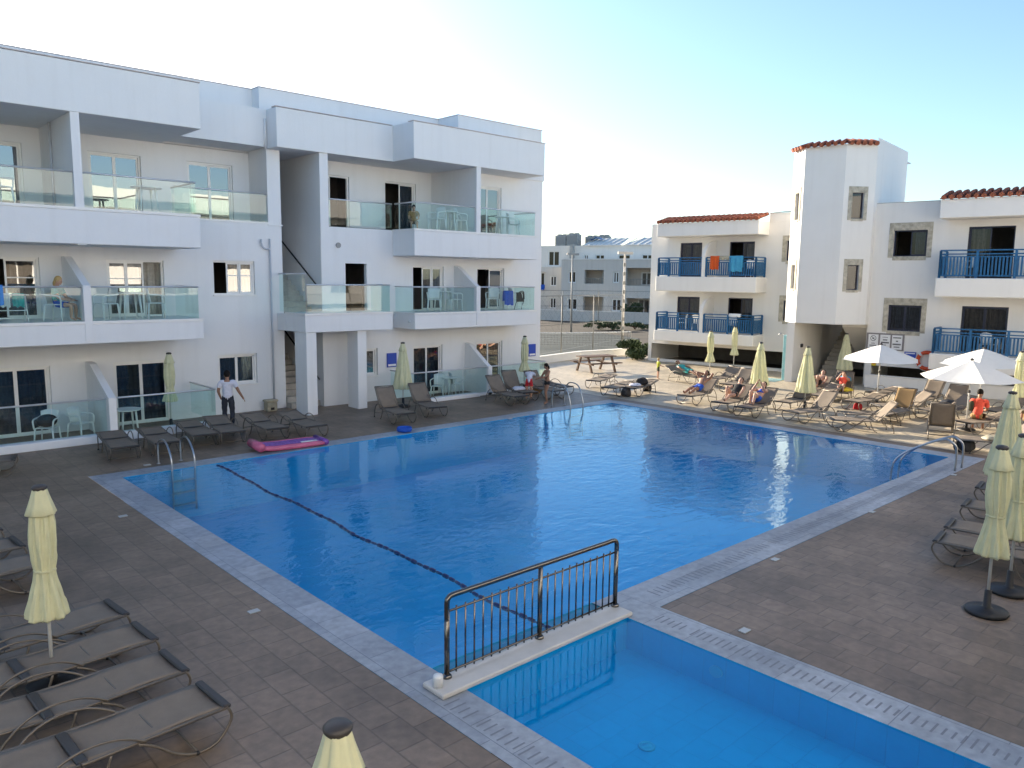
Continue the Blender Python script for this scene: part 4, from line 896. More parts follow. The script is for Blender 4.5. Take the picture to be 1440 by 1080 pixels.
# ------------------------------------------------------------------ sun loungers: foot end at the origin, head along +y
LCACHE = {}
def lounger(label, foot, az, back, group, fab=None, kind='r'):
    rz = -math.radians(az); loc = (foot[0], foot[1], 0); key = (round(back/6), (fab or FAB).name)
    if key in LCACHE: return dup(LCACHE[key], loc, rz, label, group)
    t = thing('sun_lounger', label, 'sun lounger', (0, 0, 0), 0, group); LCACHE[key] = t
    W, zs, yh, bl = .30, .33, 1.22, .74; a = math.radians(back); rn = random.Random(int(back)+5)
    def bk(d, o=0): return (yh+.03+d*math.cos(a)-o*math.sin(a), zs+.0+d*math.sin(a)+o*math.cos(a))
    def sheet(name, prof, m, w=W-.015, sag=.018):
        b = MB(); k = []; nx = 8
        for y, z in prof:
            for i in range(nx+1):
                x = -w+2*w*i/nx; k.append((x, y, z-sag*(1-(x/w)**2)))
        b.add(k, [(i*(nx+1)+j, i*(nx+1)+j+1, (i+1)*(nx+1)+j+1, (i+1)*(nx+1)+j) for i in range(len(prof)-1) for j in range(nx)])
        o = b.build(name, m, t, True); sd = o.modifiers.new('thick', 'SOLIDIFY'); sd.thickness = .006; return o
    sheet('seat_sling', [(.04+i*.145, zs+.012+.012*math.sin(i*.8)) for i in range(9)], fab or FAB)
    sheet('back_sling', [bk(.03+i*.087, .012) for i in range(9)], fab or FAB)
    b = MB()
    for s in (-1, 1):
        b.tube([(s*W, .0, zs), (s*W, yh, zs), (s*W, yh+.02, zs)], .016, 8); b.tube([(s*W, *bk(0)), (s*W, *bk(bl))], .015, 8)
    b.tube([(-W, *bk(bl)), (W, *bk(bl))], .015, 8); b.tube([(-W, .62, zs-.012), (W, .62, zs-.012)], .012, 6)
    b.tube([(-W*.8, *bk(.3)), (-W*.8, max(yh-.1, bk(.3)[0]-.35), zs-.02)], .01, 6) if back > 12 else None
    b.tube([(W*.8, *bk(.3)), (W*.8, max(yh-.1, bk(.3)[0]-.35), zs-.02)], .01, 6) if back > 12 else None
    b.build('frame', LFR, t, True)
    b = MB(); b.bbox(-W-.01, W+.01, -.035, .045, zs-.016, zs+.03, .014); b.build('foot_bar', DKPL, t)
    b = MB(); b.bbox(-W+.01, W-.01, yh-.035, yh+.05, zs-.012, zs+.022, .01); b.build('hinge_strap', DKPL, t)
    for s in (-1, 1):
        x = s*(W+.012)
        b = MB(); b.tube(smooth_path([(x, .0, zs), (x, -.03, zs-.1), (x, .03, .12), (x, .14, .03), (x, .32, .018), (x, .5, .1), (x, .66, .24), (x, .8, zs-.01)], 4), .014, 8); b.build('leg', LFR, t, True)
        b = MB(); b.tube(smooth_path([(x, .74, zs-.01), (x+s*.015, .86, .40), (x+s*.03, 1.02, .465), (x+s*.035, 1.22, .48), (x+s*.03, 1.42, .42), (x+s*.015, 1.58, .28), (x, 1.66, .14), (x, 1.68, .012)], 4), .0125, 8); b.build('arm_hoop', LFR, t, True)
        b = MB(); b.tube(smooth_path([(x, 1.02, zs-.01), (x, 1.06, .2), (x, 1.14, .06), (x, 1.22, .012)], 3), .013, 8); b.build('rear_leg', LFR, t, True)
        b = MB(); b.sph((x, .3, .014), .022, 8, 6); b.sph((x, 1.68, .016), .022, 8, 6); b.build('rubber_foot', BLK, t, True)
    for y, z in ((.3, .03), (1.66, .14)): b = MB(); b.tube([(-W, y, z), (W, y, z)], .011, 6); b.build('stretcher', LFR, t, True)
    t.location = loc; t.rotation_euler = (0, 0, rz); return t
GA, GB_, GC, GD = 'loungers on the shaded deck in the left foreground', 'loungers along the white building', 'loungers on the sunny deck across the pool', 'loungers on the shaded right hand deck'
LNG = {}
for k, x, y, az, w in (('f1', 2.66, 7.02, -93, 'nearest taupe sunbed in the left foreground, in front of the parasol pole'), ('f2', 2.62, 7.93, -93, 'second taupe sunbed from the camera in the left foreground row'),
                       ('f3', 2.62, 8.84, -94, 'third taupe sunbed in the left foreground, beside the parasol pole'), ('f4', 2.58, 9.72, -95, 'fourth taupe sunbed in the left foreground, just beyond the parasol'),
                       ('f5', 2.3, 12.15, -94, 'taupe sunbed on the far side of the left parasol, first of three behind it'), ('f6', 2.2, 13.15, -94, 'taupe sunbed half hidden by the left parasol, second of three behind it'), ('f7', 2.1, 14.2, -93, 'taupe sunbed at the left edge behind the parasol, third of three there')):
    LNG[k] = lounger(w, (x, y), az, 4, GA)
lounger('flat sunbed at the left edge below the white terrace kerb', (3.3, 19.35), -75, 6, GB_)
for k, f, az, bk, w in (('A', (5.42, 18.95), 6, 8, 'flat taupe sunbed leftmost of the six in front of the white building'), ('B', (6.35, 18.85), 5, 8, 'flat taupe sunbed behind the left pool ladder, second of six'), ('C', (7.38, 19.2), 6, 4, 'dark flat sunbed right of the closed parasol by the terrace glass'),
                        ('D', (8.05, 19.1), 8, 10, 'flat sunbed next to the legs of the man in dark jeans'), ('E', (9.12, 18.85), 4, 12, 'flat sunbed behind the left end of the pink air mattress'), ('F', (10.05, 18.5), 4, 12, 'pale lit sunbed in front of the entrance column'),
                        ('G', (13.0, 18.6), 11, 56, 'raised taupe sunbed left of the middle closed parasol'), ('H', (14.4, 18.9), 14, 48, 'raised taupe sunbed right of the middle closed parasol'), ('I', (18.0, 18.95), 6, 50, 'raised pale sunbed below the end of the right terrace glass'),
                        ('J', (18.85, 19.4), 14, 54, 'raised sunbed behind the bending child'), ('K', (19.95, 19.1), 8, 50, 'raised sunbed behind the standing girl in black'), ('L', (20.9, 19.6), 10, 14, 'flat sunbed behind the far pool ladder')):
    LNG[k] = lounger(w, f, az, bk, GB_)
def lp(k, px, py, az, bk, w, g=GC, fab=None):
    p = at(px, py, .32); LNG[k] = lounger(w, (p.x, p.y), az, bk, g, fab)
lp('m1', 834, 536, 70, 6, 'flat empty sunbed nearest the picnic table')
lp('m2', 856, 546, 75, 8, 'flat empty sunbed in front of the one nearest the picnic table')
lp('bags', 884, 546, 78, 10, 'flat sunbed with bags on it beside the child in lime')
lp('teal', 986, 531, 22-8, 24, 'sunbed carrying the person in teal')
lp('bh', 1000, 533, 88, 30, 'empty raised sunbed beside the far closed parasol pole')
lp('bh2', 1022, 541, 84, 40, 'empty sunbed between two sunbathers and the dark slot')
lp('s1', 963, 557, 86, 44, 'sunbed under the man in bright blue shorts')
lp('s2', 1012, 567, 86, 40, 'sunbed under the person in black top')
lp('s3', 1045, 574, 86, 42, 'sunbed under the sunbather in dark blue swimwear')
lp('p0', 1100, 566, 90, 50, 'raised taupe sunbed second from the pool behind the parasol pole')
lp('p1', 1112, 580, 104, 46, 'raised taupe sunbed close to the pool edge at the parasol pole')
lp('p2', 1168, 589, 140, 46, 'sunbed seen edge on by the pool with a pale lit backrest')
lp('p3', 1184, 581, 132, 12, 'dark low sunbed behind the edge on one near the pool')
lp('p4', 1136, 549, 84, 28, 'sunbed in front of the stairs with a reclining person')
lp('boy', 1180, 553, 72, 52, 'sunbed by the low wall carrying the person in orange')
lp('w1', 1232, 570, 128, 40, 'sunbed seen from the side behind the open white parasol pole')
lp('w2', 1228, 553, 95, 8, 'flat sunbed in the row along the low white wall')
lp('w3', 1287, 563, 92, 50, 'raised taupe sunbed against the low wall, left of two')
lp('w4', 1319, 571, 92, 50, 'raised taupe sunbed against the low wall, right of two')
lp('w5', 1297, 577, 118, 34, 'low pale sunbed between the wall row and the coral shirt')
lp('tan', 1247, 580, 88, 54, 'sunbed with a glowing tan backrest lit from behind', GC, FABT)
lp('back', 1322, 590, -110, 66, 'raised sunbed turned away showing the back of its backrest at the pool edge')
lp('bag', 1342, 616, 150, 48, 'sunbed with a black bag underneath beside the grab rails')
lp('cor', 1352, 594, 110, 10, 'sunbed the person in the coral shirt sits on')
lp('far', 1388, 578, 105, 40, 'sunbed half hidden behind the shaded parasol')
lp('mid1', 1140, 556, 92, 20, 'low empty sunbed between the stairs and the pool row')
lp('mid2', 1196, 565, 96, 12, 'flat empty sunbed in front of the person in orange')
for k, px, py, w in (('r1', 1320, 756, 'nearest shaded sunbed on the right deck behind the parasol bases'), ('r2', 1335, 737, 'second shaded sunbed from the camera on the right deck'), ('r3', 1358, 708, 'third shaded sunbed on the right deck'), ('r4', 1377, 683, 'fourth shaded sunbed on the right deck, nearest the grab rails')):
    lp(k, px, py, 172, 10, w, GD)
# ------------------------------------------------------------------ parasols
def star(amp, n, tw=0, seed=0):
    rn = random.Random(seed); ph = [rn.uniform(-.5, .5) for _ in range(n)]; am = [rn.uniform(.6, 1.3) for _ in range(n)]
    def f(w, z, i):
        u = (w+tw*z) % (2*PI); q = int(u/(2*PI)*n) % n
        return 1+amp*am[q]*math.cos(n*(w+tw*z))+amp*.3*math.sin(3*w+z*4+seed)+amp*.28*math.sin(19*w+2.2*math.sin(5*z+seed)+seed)+amp*.22*math.sin(29*w-3*z+seed*2)
    return f
def canopy_closed(b, style, seed):
    rn = random.Random(seed); n = 112
    if style == 'tied':
        body = [(.05, 2.02), (.095, 1.9), (.112, 1.75), (.116, 1.55), (.104, 1.38), (.088, 1.27), (.10, 1.16), (.135, 1.0), (.165, .86), (.178, .78), (.16, .76), (.05, .85)]
    elif style == 'slim':
        body = [(.04, 2.05), (.10, 1.9), (.12, 1.7), (.125, 1.5), (.115, 1.3), (.09, 1.18), (.12, 1.06), (.17, .9), (.185, .82), (.15, .8), (.04, .88)]
    else:
        body = [(.05, 2.03), (.10, 1.9), (.14, 1.7), (.18, 1.45), (.22, 1.2), (.26, .95), (.29, .75), (.31, .64), (.29, .62), (.05, .72)]
    f = star(.17 if style != 'loose' else .13, 8, .35 if style == 'tied' else .1, seed)
    fine = []
    for (r0, z0), (r1, z1) in zip(body, body[1:]):
        for k in range(4): fine.append((r0+(r1-r0)*k/4, z0+(z1-z0)*k/4))
    fine.append(body[-1])
    b.lathe(fine, n, (0, 0, 0), 0, lambda w, z, i: f(w, z, i)+(.05*math.sin(9*w+seed)*(1.1-z) if z < 1.1 else 0))
def parasol(label, loc, style, seed, group, lean=0, base=True, rz=0, s=1.0):
    t = thing('closed_parasol', label, 'parasol', loc, rz, group); t.scale = (s, s, s); t.rotation_euler = (lean, lean*.5, rz)
    b = MB(); b.tube([(0, 0, .05), (0, 0, 2.06)], .019, 10); b.build('pole', POLE, t, True)
    b = MB(); canopy_closed(b, style, seed); b.build('canopy', UMB, t, True)
    b = MB(); b.lathe([(.056, 2.135), (.067, 2.10), (.085, 2.03), (.11, 1.95), (.136, 1.87), (.13, 1.862), (.09, 1.95), (.03, 2.0)], 48, (0, 0, 0), 0, star(.09, 8, 0, seed+3)); b.build('vent_flap', UMB, t, True)
    b = MB(); b.lathe([(.05, 2.10), (.071, 2.128), (.073, 2.145), (.058, 2.16), (.025, 2.168), (.01, 2.169)], 24); b.build('finial', DKPL, t, True)
    if style != 'loose': b = MB(); z = 1.27 if style == 'tied' else 1.18; b.lathe([(.101, z-.012), (.105, z), (.101, z+.012)], 24, (0, 0, 0), 0, star(.06, 8, .35, seed)); b.build('tie_band', UMB, t, True)
    if base:
        b = MB(); b.lathe([(.24, 0), (.255, .03), (.235, .055), (.08, .075), (.045, .09), (.04, .3), (.022, .31)], 28); b.build('base', BLK, t, True)
    return t
GP = 'closed cream parasols round the pool'
parasol('tied closed cream parasol standing among the foreground sunbeds at left', (1.71, 8.90, 0), 'tied', 1, GP)
parasol('top of a closed cream parasol at the bottom edge of the photo', (at(475, 1020, 2.15).x, at(475, 1020, 2.15).y, 0), 'tied', 2, GP)
parasol('slim closed parasol in front of the left terrace glass', at(241, 604), 'slim', 3, GP, .015)
parasol('closed parasol between two raised sunbeds in front of the blue notice', at(567, 572), 'loose', 4, GP, s=1.0)
parasol('closed parasol near the blue notice at the far end of the white building', at(737, 552), 'slim', 5, GP)
parasol('slim closed parasol left of two on the sunny deck by the right building', at(997, 535), 'slim', 6, GP)
parasol('slim closed parasol set farther back, in front of the lower blue balcony', at(1031, 523), 'slim', 7, GP)
parasol('full closed parasol behind the sunbathers on the sunny deck', at(1066, 566), 'loose', 8, GP)
parasol('full closed parasol right of the entrance pillar by the pool row', at(1131, 577), 'loose', 9, GP)
parasol('closed parasol in front of the dark entrance stairs', at(1186, 540), 'loose', 10, GP, s=1.0)
parasol('tied closed parasol in shade on a black base at the right edge, nearer one', (11.26, 2.91, 0), 'tied', 11, GP, s=1.04)
parasol('tied closed parasol in shade on a black base, cut by the right edge', (12.27, 2.92, 0), 'tied', 12, GP, s=1.05)
parasol('loose closed parasol in shade behind the two tied ones at right', at(1408, 716), 'loose', 13, GP, s=1.06)
parasol('bright sunlit closed parasol at the right edge in front of the open white ones', at(1428, 596), 'slim', 14, GP, s=1.05)
def open_parasol(label, loc, rz, zt=2.12, r=1.38, tilt=(0, 0)):
    t = thing('open_parasol', label, 'parasol', loc, rz, 'open white parasols'); t.rotation_euler = (tilt[0], tilt[1], rz)
    b = MB(); b.tube([(0, 0, .05), (0, 0, zt-.02)], .022, 10); b.build('pole', POLE, t, True)
    n, rows = 6, 8; b = MB(); k = []; zr = zt-.52
    for i in range(rows+1):
        q = i/rows
        for j in range(n*6):
            a = 2*PI*j/(n*6); f = (j % 6)/6; sec = math.cos(PI/n)/math.cos(((f*2-1))*PI/n); sagm = .045*math.sin(PI*f)*q
            k.append((r*q*sec*math.cos(a), r*q*sec*math.sin(a), zt-(zt-zr)*(q**1.05)-sagm+.03*q*(1-q)))
    m = n*6; b.add(k, [(i*m+j, i*m+(j+1) % m, (i+1)*m+(j+1) % m, (i+1)*m+j) for i in range(rows) for j in range(m)])
    b.build('canopy', UMBW, t, False)
    for j in range(n):
        a = 2*PI*j/n; b = MB(); b.tube([(0, 0, zt-.05), (r*math.cos(a), r*math.sin(a), zr-.015)], .009, 6); b.tube([(.02*math.cos(a), .02*math.sin(a), zt-.55), (r*.5*math.cos(a), r*.5*math.sin(a), zt-.05-(zt-zr)*.5)], .007, 5); b.build('rib', POLE, t)
    b = MB(); b.lathe([(.05, zt), (.05, zt+.03), (.02, zt+.06)], 14); b.build('finial', DKPL, t, True)
    b = MB(); b.lathe([(.035, 1.12), (.04, 1.16), (.035, 1.2)], 12); b.tube([(0, 0, 1.16), (.12, 0, 1.13)], .012, 6); b.build('crank', DKPL, t, True)
    b = MB(); b.lathe([(.24, 0), (.255, .03), (.235, .055), (.08, .075), (.045, .09), (.04, .3), (.022, .31)], 28); b.build('base', BLK, t, True)
open_parasol('open white parasol in front of the notice board', at(1233, 568), .35)
open_parasol('open white parasol nearest the pool above the coral shirt', at(1358, 605), .55, 2.08)
open_parasol('open white parasol farther back below the right hand balcony', at(1376, 577), .2, 2.12, 1.42)
# ------------------------------------------------------------------ plastic chairs and tables
CH = {}
def chair(label, loc, rz, group='white plastic chairs on the balconies', m=PLW):
    if m.name in CH: return dup(CH[m.name], loc, rz, label, group)
    t = thing('plastic_chair', label, 'chair', (0, 0, 0), 0, group); CH[m.name] = t
    b = MB(); b.bbox(-.21, .21, -.2, .22, .40, .425, .012); b.build('seat', m, t)
    b = MB(); k = []
    for i in range(7):
        for j in range(5):
            x = -.2+.4*i/6; z = .43+.37*j/4; k.append((x*(1+.08*j/4), .2+.07*j/4+.05*(x/.2)**2*-1, z+(.04*(1-(x/.2)**2) if j == 4 else 0)))
    b.add(k, [(i*5+j, i*5+j+1, (i+1)*5+j+1, (i+1)*5+j) for i in range(6) for j in range(4)]); o = b.build('backrest', m, t, True); o.modifiers.new('thick', 'SOLIDIFY').thickness = .016
    for s in (-1, 1):
        b = MB(); b.tube(smooth_path([(s*.22, -.2, .4), (s*.24, -.2, .58), (s*.25, -.1, .635), (s*.25, .1, .64), (s*.23, .22, .66)], 3), .02, 6); b.build('armrest', m, t, True)
        for y in (-.19, .2): b = MB(); b.tube([(s*.2, y, .41), (s*.235, y*1.12, 0)], [.026, .017], 6); b.build('leg', m, t, True)
    t.location = loc; t.rotation_euler = (0, 0, rz); return t
def table(label, loc, r=.4, h=.7, m=PLW, ped=False):
    t = thing('plastic_table', label, 'table', loc, 0, 'white plastic tables on the balconies')
    b = MB(); b.lathe([(r-.03, h-.035), (r, h-.025), (r, h-.006), (r-.02, h)], 28); b.build('tabletop', m, t)
    for a in (.8, 2.4, 3.9, 5.5): b = MB(); b.tube([(r*.62*math.cos(a), r*.62*math.sin(a), h-.03), (r*.78*math.cos(a), r*.78*math.sin(a), 0)], [.03, .02], 6); b.build('leg', m, t, True)
F1, F2 = 3.105, 5.925
chair('white plastic chair the blond person sits on at the left balcony', (4.95, 22.25, F1), .9)
chair('white plastic chair left of the table on the balcony above the terrace', (6.1, 22.3, F1), -1.3); chair('white plastic chair right of the table on the balcony above the terrace', (7.35, 22.3, F1), 1.4); table('white round table between two chairs on the first floor left balcony', (6.75, 22.45, F1))
chair('white plastic chair draped in white, left balcony bay of the first floor at right', (16.75, 22.2, F1), -.6); chair('white plastic chair by the divider on the first floor right balcony', (17.75, 22.3, F1), 1.3); table('white table on the first floor right balcony beside the open door', (17.3, 22.45, F1), .36)
chair('white plastic chair left of the blue towel on the last balcony', (19.6, 22.3, F1), -.9); chair('white plastic chair at the right end of the last first floor balcony', (20.75, 22.3, F1), 1.2)
chair('white plastic chair left of the table on the top floor right balcony', (16.95, 22.3, F2), -1.4); chair('white plastic chair right of the table on the top floor right balcony', (17.95, 22.3, F2), 1.4); table('white round table on the top floor right balcony', (17.45, 22.35, F2), .38)
chair('white plastic chair on the last top floor balcony', (20.6, 22.3, F2), 1.0); table('small white table on the last top floor balcony', (20.2, 22.5, F2), .3)
chair('white plastic chair at the left edge of the top floor balcony', (3.9, 22.4, F2), .5); table('white table on the top floor left balcony behind lit glass', (7.35, 22.6, F2), .4)
chair('white plastic chair with a bag on the ground floor left terrace', (4.55, 22.3, 0), -.6); chair('white plastic chair by the divider on the ground floor left terrace', (5.35, 22.4, 0), .6); table('white round table between terrace divider and dark door', (6.45, 22.2, 0), .36)
chair('white plastic chair on the ground floor right terrace', (17.0, 22.3, 0), -.9); chair('white plastic chair right of the table on the ground floor right terrace', (17.9, 22.4, 0), 1.2); table('small white table on the ground floor right terrace', (17.45, 22.2, 0), .3)
for (u, z, s, w) in ((2.3, 1.745, -1.2, 'white plastic chair behind the lower blue railing, left bay'), (3.2, 1.745, 1.2, 'white plastic chair next to the divider behind the lower blue railing'), (5.0, 1.745, .4, 'white plastic chair in the right bay behind the lower blue railing'), (5.9, 4.485, 1.0, 'white plastic chair in the right bay behind the upper blue railing')):
    chair(w, rloc(u, -.62, z), RZ+s)
chair('white plastic chair behind the upper blue railing of the right wing', rloc(15.3, -2.75, 4.505), RZ-1.0); chair('white plastic chair behind the lower blue railing of the right wing', rloc(16.2, -2.75, 1.625), RZ+.6)
hang('towel', 'royal blue towel thrown over a chair on the last first floor balcony', 'towel', (20.15, 22.05, F1+.70), .1, .5, .52, BLUEC)
t = thing('folding_chair', 'dark folded garden chair leaning on the last first floor balcony', 'chair', (20.7, 21.98, F1), .2)
b = MB(); b.tube(smooth_path([(-.22, 0, .35), (-.1, 0, .62), (.12, 0, .70), (.26, 0, .66), (.3, 0, .4)], 3), .02, 6); b.build('frame', BLK, t, True); b = MB(); b.slabx([(-.02, .3), (.02, .3), (.03, .66), (-.0, .66)], -.2, .27); b.build('seat', BLKC, t)
for s in (-.2, .27): b = MB(); b.tube([(s, 0, .34), (s, .12, 0)], .014, 6); b.build('leg', BLK, t)
t = thing('drying_rack', 'white folding drying rack with washing on the left balcony', 'drying rack', (3.95, 22.25, F1))
for s in (-.32, .32): b = MB(); b.tube([(s, -.2, 0), (s, .02, .62)], .014, 6); b.tube([(s, .25, 0), (s, .0, .62)], .014, 6); b.build('leg', PLW, t, True)
b = MB(); b.tube([(-.32, -.1, .28), (.32, -.1, .28)], .014, 6); b.tube([(-.34, -.28, .66), (.34, -.28, .66), (.34, .3, .66), (-.34, .3, .66)], .011, 6, 0, True)
for i in range(5): b.tube([(-.34, -.18+i*.1, .66), (.34, -.18+i*.1, .66)], .005, 4)
b.build('rack', PLW, t)
for x, m, w in ((-.16, PLW, 'white garment drying on the left balcony rack'), (.14, TEALC, 'pale teal garment drying on the left balcony rack')):
    hang('garment', w, 'garment', (3.95+x, 22.1, F1+.67), 0, .24, .3, m)
b = MB(); rn = random.Random(4); b.sph((0, 0, .16), .22, 16, 10, 0, (1.1, .7, .75)); o = b.build('bag', BLKC, None, True); o.location = (4.55, 22.25, .43); tag(o, 'dark bag lying on a chair on the left terrace', 'bag')
# ------------------------------------------------------------------ people
EDGES = [('pel', 'spi'), ('spi', 'che'), ('che', 'nek'), ('nek', 'hd0'), ('hd0', 'hd1')]
for s in 'LR': EDGES += [('che', s+'sh'), (s+'sh', s+'el'), (s+'el', s+'wr'), (s+'wr', s+'ha'), ('pel', s+'hi'), (s+'hi', s+'kn'), (s+'kn', s+'ca'), (s+'ca', s+'an'), (s+'an', s+'to')]
RAD = dict(pel=(.135, .10), spi=(.125, .09), che=(.15, .10), nek=(.052, .052), hd0=(.066, .075), hd1=(.07, .085), sh=(.058, .058), el=(.046, .046), wr=(.034, .030), ha=(.044, .024), hi=(.085, .088), kn=(.055, .055), ca=(.052, .055), an=(.036, .038), to=(.038, .026))
def lerp(a, c, t): return tuple(a[i]+(c[i]-a[i])*t for i in range(3))
def bake(name, J, edges, radf, mats, parent, extra=None, sub=2):
    ks = []
    for a, c in edges:
        for q in (a, c):
            if q not in ks: ks.append(q)
    me = bpy.data.meshes.new('tmp'); me.from_pydata([J[k] for k in ks], [(ks.index(a), ks.index(c)) for a, c in edges], [])
    o = bpy.data.objects.new('tmp', me); COL.objects.link(o)
    sk = o.modifiers.new('s', 'SKIN'); sk.use_smooth_shade = True; sk.branch_smoothing = .6
    for i, k in enumerate(ks):
        v = me.skin_vertices[0].data[i]; v.radius = radf(k); v.use_root = (i == 0)
    sb = o.modifiers.new('u', 'SUBSURF'); sb.levels = sub; sb.render_levels = sub
    dg = bpy.context.evaluated_depsgraph_get(); m2 = bpy.data.meshes.new_from_object(o.evaluated_get(dg), depsgraph=dg)
    bpy.data.objects.remove(o); bpy.data.meshes.remove(me)
    b = MB(); b.v = [tuple(v.co) for v in m2.vertices]; b.f = [tuple(p.vertices) for p in m2.polygons]; b.m = [0]*len(b.f)
    bpy.data.meshes.remove(m2); ns = len(b.v)
    if extra: extra(b)
    o = b.build(name, mats, parent, True); o['nskin'] = ns; return o
def person(label, loc, rz, P, h=1.7, skin=SKIN, hair=HAIRD, long_hair=False, wear=(), look=None, group=None):
    """P: joint positions (x right, y forward, z up) for a 1.7 m figure; wear: (name, material, kind)"""
    s = h/1.7; t = thing('person', label, 'person', loc, rz, group)
    J = {k: tuple(c*s for c in v) for k, v in P.items()}
    for q in 'LR':
        J[q+'ca'] = lerp(J[q+'kn'], J[q+'an'], .3)
        d = Vector(J[q+'wr'])-Vector(J[q+'el']); J[q+'ha'] = tuple(Vector(J[q+'wr'])+d.normalized()*.075*s)
    up = (Vector(J['hd1'])-Vector(J['nek'])).normalized(); fw = Vector(look or (0, 1, 0)); fw = (fw-up*fw.dot(up)).normalized(); sd = fw.cross(up)
    hc = (Vector(J['hd0'])+Vector(J['hd1']))/2
    def radf(k):
        r = RAD.get(k) or RAD[k[1:]]; return (r[0]*s, r[1]*s)
    R = Matrix((sd, fw, up)).transposed()
    def extra(b):
        b.sph(hc+up*.012*s, .1*s, 16, 12, 0, (.76, .93, 1.12), R)
        b.sph(hc+fw*.095*s-up*.012*s, .017*s, 8, 6, 0, (.8, 1.1, 1.5), R)
        b.sph(hc+fw*.078*s-up*.062*s, .028*s, 8, 6, 0, (1.1, .6, .5), R)
        for q in (-1, 1):
            b.sph(hc+sd*q*.078*s-fw*.005*s, .022*s, 8, 6, 0, (.4, .8, 1.3), R)
            b.sph(hc+sd*q*.03*s+fw*.086*s+up*.012*s, .010*s, 6, 5, 1)
        b.sph(hc+fw*.088*s-up*.05*s, .02*s, 8, 5, 2, (1.1, .5, .25), R)
        for q in 'LR':
            w, hd, el = Vector(J[q+'wr']), Vector(J[q+'ha']), Vector(J[q+'el']); d = (hd-w).normalized(); a = d.orthogonal().normalized()
            side = Vector((1 if q == 'R' else -1, 0, 0)); a = (fw-d*fw.dot(d)); a = a.normalized() if a.length > .05 else d.orthogonal().normalized(); c = d.cross(a)
            for i, l in enumerate((.062, .075, .07, .055)):
                p0 = hd+a*(.022-.0145*i)*s+d*.012*s; curl = -c*(.3 if q == 'R' else -.3)
                b.tube([p0, p0+(d+curl*.3).normalized()*l*.5*s, p0+(d+curl*.3).normalized()*l*.5*s+(d+curl).normalized()*l*.5*s], [.0085*s, .0078*s, .0062*s], 6)
            p0 = w+d*.03*s+a*.02*s; b.tube([p0, p0+(a*.7+d*.7)*.035*s, p0+(a*.45+d*.9)*.065*s], [.011*s, .0095*s, .007*s], 6)
    body = bake('body', J, EDGES, radf, [skin, BLK, mat('lips', (.35, .12, .10), .5)] if 'lips' not in bpy.data.materials else [skin, BLK, bpy.data.materials['lips']], t, extra)
    b = MB(); b.sph(hc+up*.03*s-fw*.02*s, .108*s, 18, 12, 0, (.80, .94, 1.05), R)
    b.v = [v for v in b.v]
    keep = []
    for f in b.f:
        c = sum((Vector(b.v[i]) for i in f), Vector())/len(f)-hc
        if not (c.dot(fw) > .035*s and c.dot(up) < .062*s) and c.dot(up) > -.06*s: keep.append(f)
    b.f = keep; b.m = [0]*len(keep)
    if long_hair: b.sph(hc-fw*.07*s-up*.06*s, .085*s, 12, 8, 0, (.9, .6, 1.3), R)
    b.build('hair', hair, t, True)
    bm_ = body.data
    bones = [(a_, c_) for a_, c_ in EDGES]
    def owner(v):
        best = None
        for a_, c_ in bones:
            p, q = Vector(J[a_]), Vector(J[c_]); d = q-p; tt = max(0, min(1, (v-p).dot(d)/max(d.length_squared, 1e-9))); ds = (v-p-d*tt).length/max(.02, (radf(a_)[0]+radf(c_)[0])*.5)
            if best is None or ds < best[0]: best = (ds, a_, c_, tt)
        return best[1:]
    nb = body['nskin']; own = [owner(Vector(v.co)) for v in bm_.vertices[:nb]]
    def covered(kind, a_, c_, tt):
        lo = {'brief': .12, 'shorts': .62, 'trousers': 2}.get(kind)
        if lo is not None:
            if (a_, c_) == ('pel', 'spi'): return tt < (.35 if kind == 'brief' else .62)
            if a_ == 'pel': return True
            if a_[1:] == 'hi': return tt < lo
            if a_[1:] == 'kn' or (a_[1:] == 'ca' and tt < .93): return kind == 'trousers'
            return False
        if kind == 'bra': return (a_, c_) == ('spi', 'che') and .45 < tt
        if (a_, c_) == ('pel', 'spi'): return True if kind == 'shirt' else tt > .1
        if (a_, c_) == ('spi', 'che'): return True
        if (a_, c_) == ('che', 'nek'): return tt < .62
        if a_ == 'che' and c_[1:] == 'sh': return True
        if a_[1:] == 'sh': return tt < (.62 if kind == 'shirt' else .12)
        if a_ == 'pel' and c_[1:] == 'hi': return kind == 'shirt' and tt < .6
        return False
    for nm, m, kind in wear:
        if kind == 'shoes':
            for q in 'LR':
                q0, q1 = Vector(J[q+'an']), Vector(J[q+'to']); b = MB(); d = (q1-q0); d.z = 0; d.normalize()
                b.tube([q0-d*.05*s-Vector((0, 0, .04*s)), q0-Vector((0, 0, .035*s)), q1, q1+d*.05*s], [.035*s, .05*s, .048*s, .03*s], 10); b.build('shoe', m, t, True)
            continue
        off = {'shirt': .022, 'trousers': .016, 'shorts': .02}.get(kind, .008)*s
        b = MB(); mp_ = {}
        for p in bm_.polygons:
            if max(p.vertices) >= nb or not all(covered(kind, *own[i]) for i in p.vertices): continue
            f = []
            for i in p.vertices:
                if i not in mp_:
                    v = bm_.vertices[i]; j = .25*math.sin(v.co.z*38/s+v.co.x*21/s); mp_[i] = len(b.v); b.v.append(tuple(v.co+v.normal*off*(1+j)))
                f.append(mp_[i])
            b.f.append(tuple(f)); b.m.append(0)
        if not b.f: continue
        o = b.build(nm, m, t, True); sd = o.modifiers.new('thick', 'SOLIDIFY'); sd.thickness = .012*s; sd.offset = -1
    return t
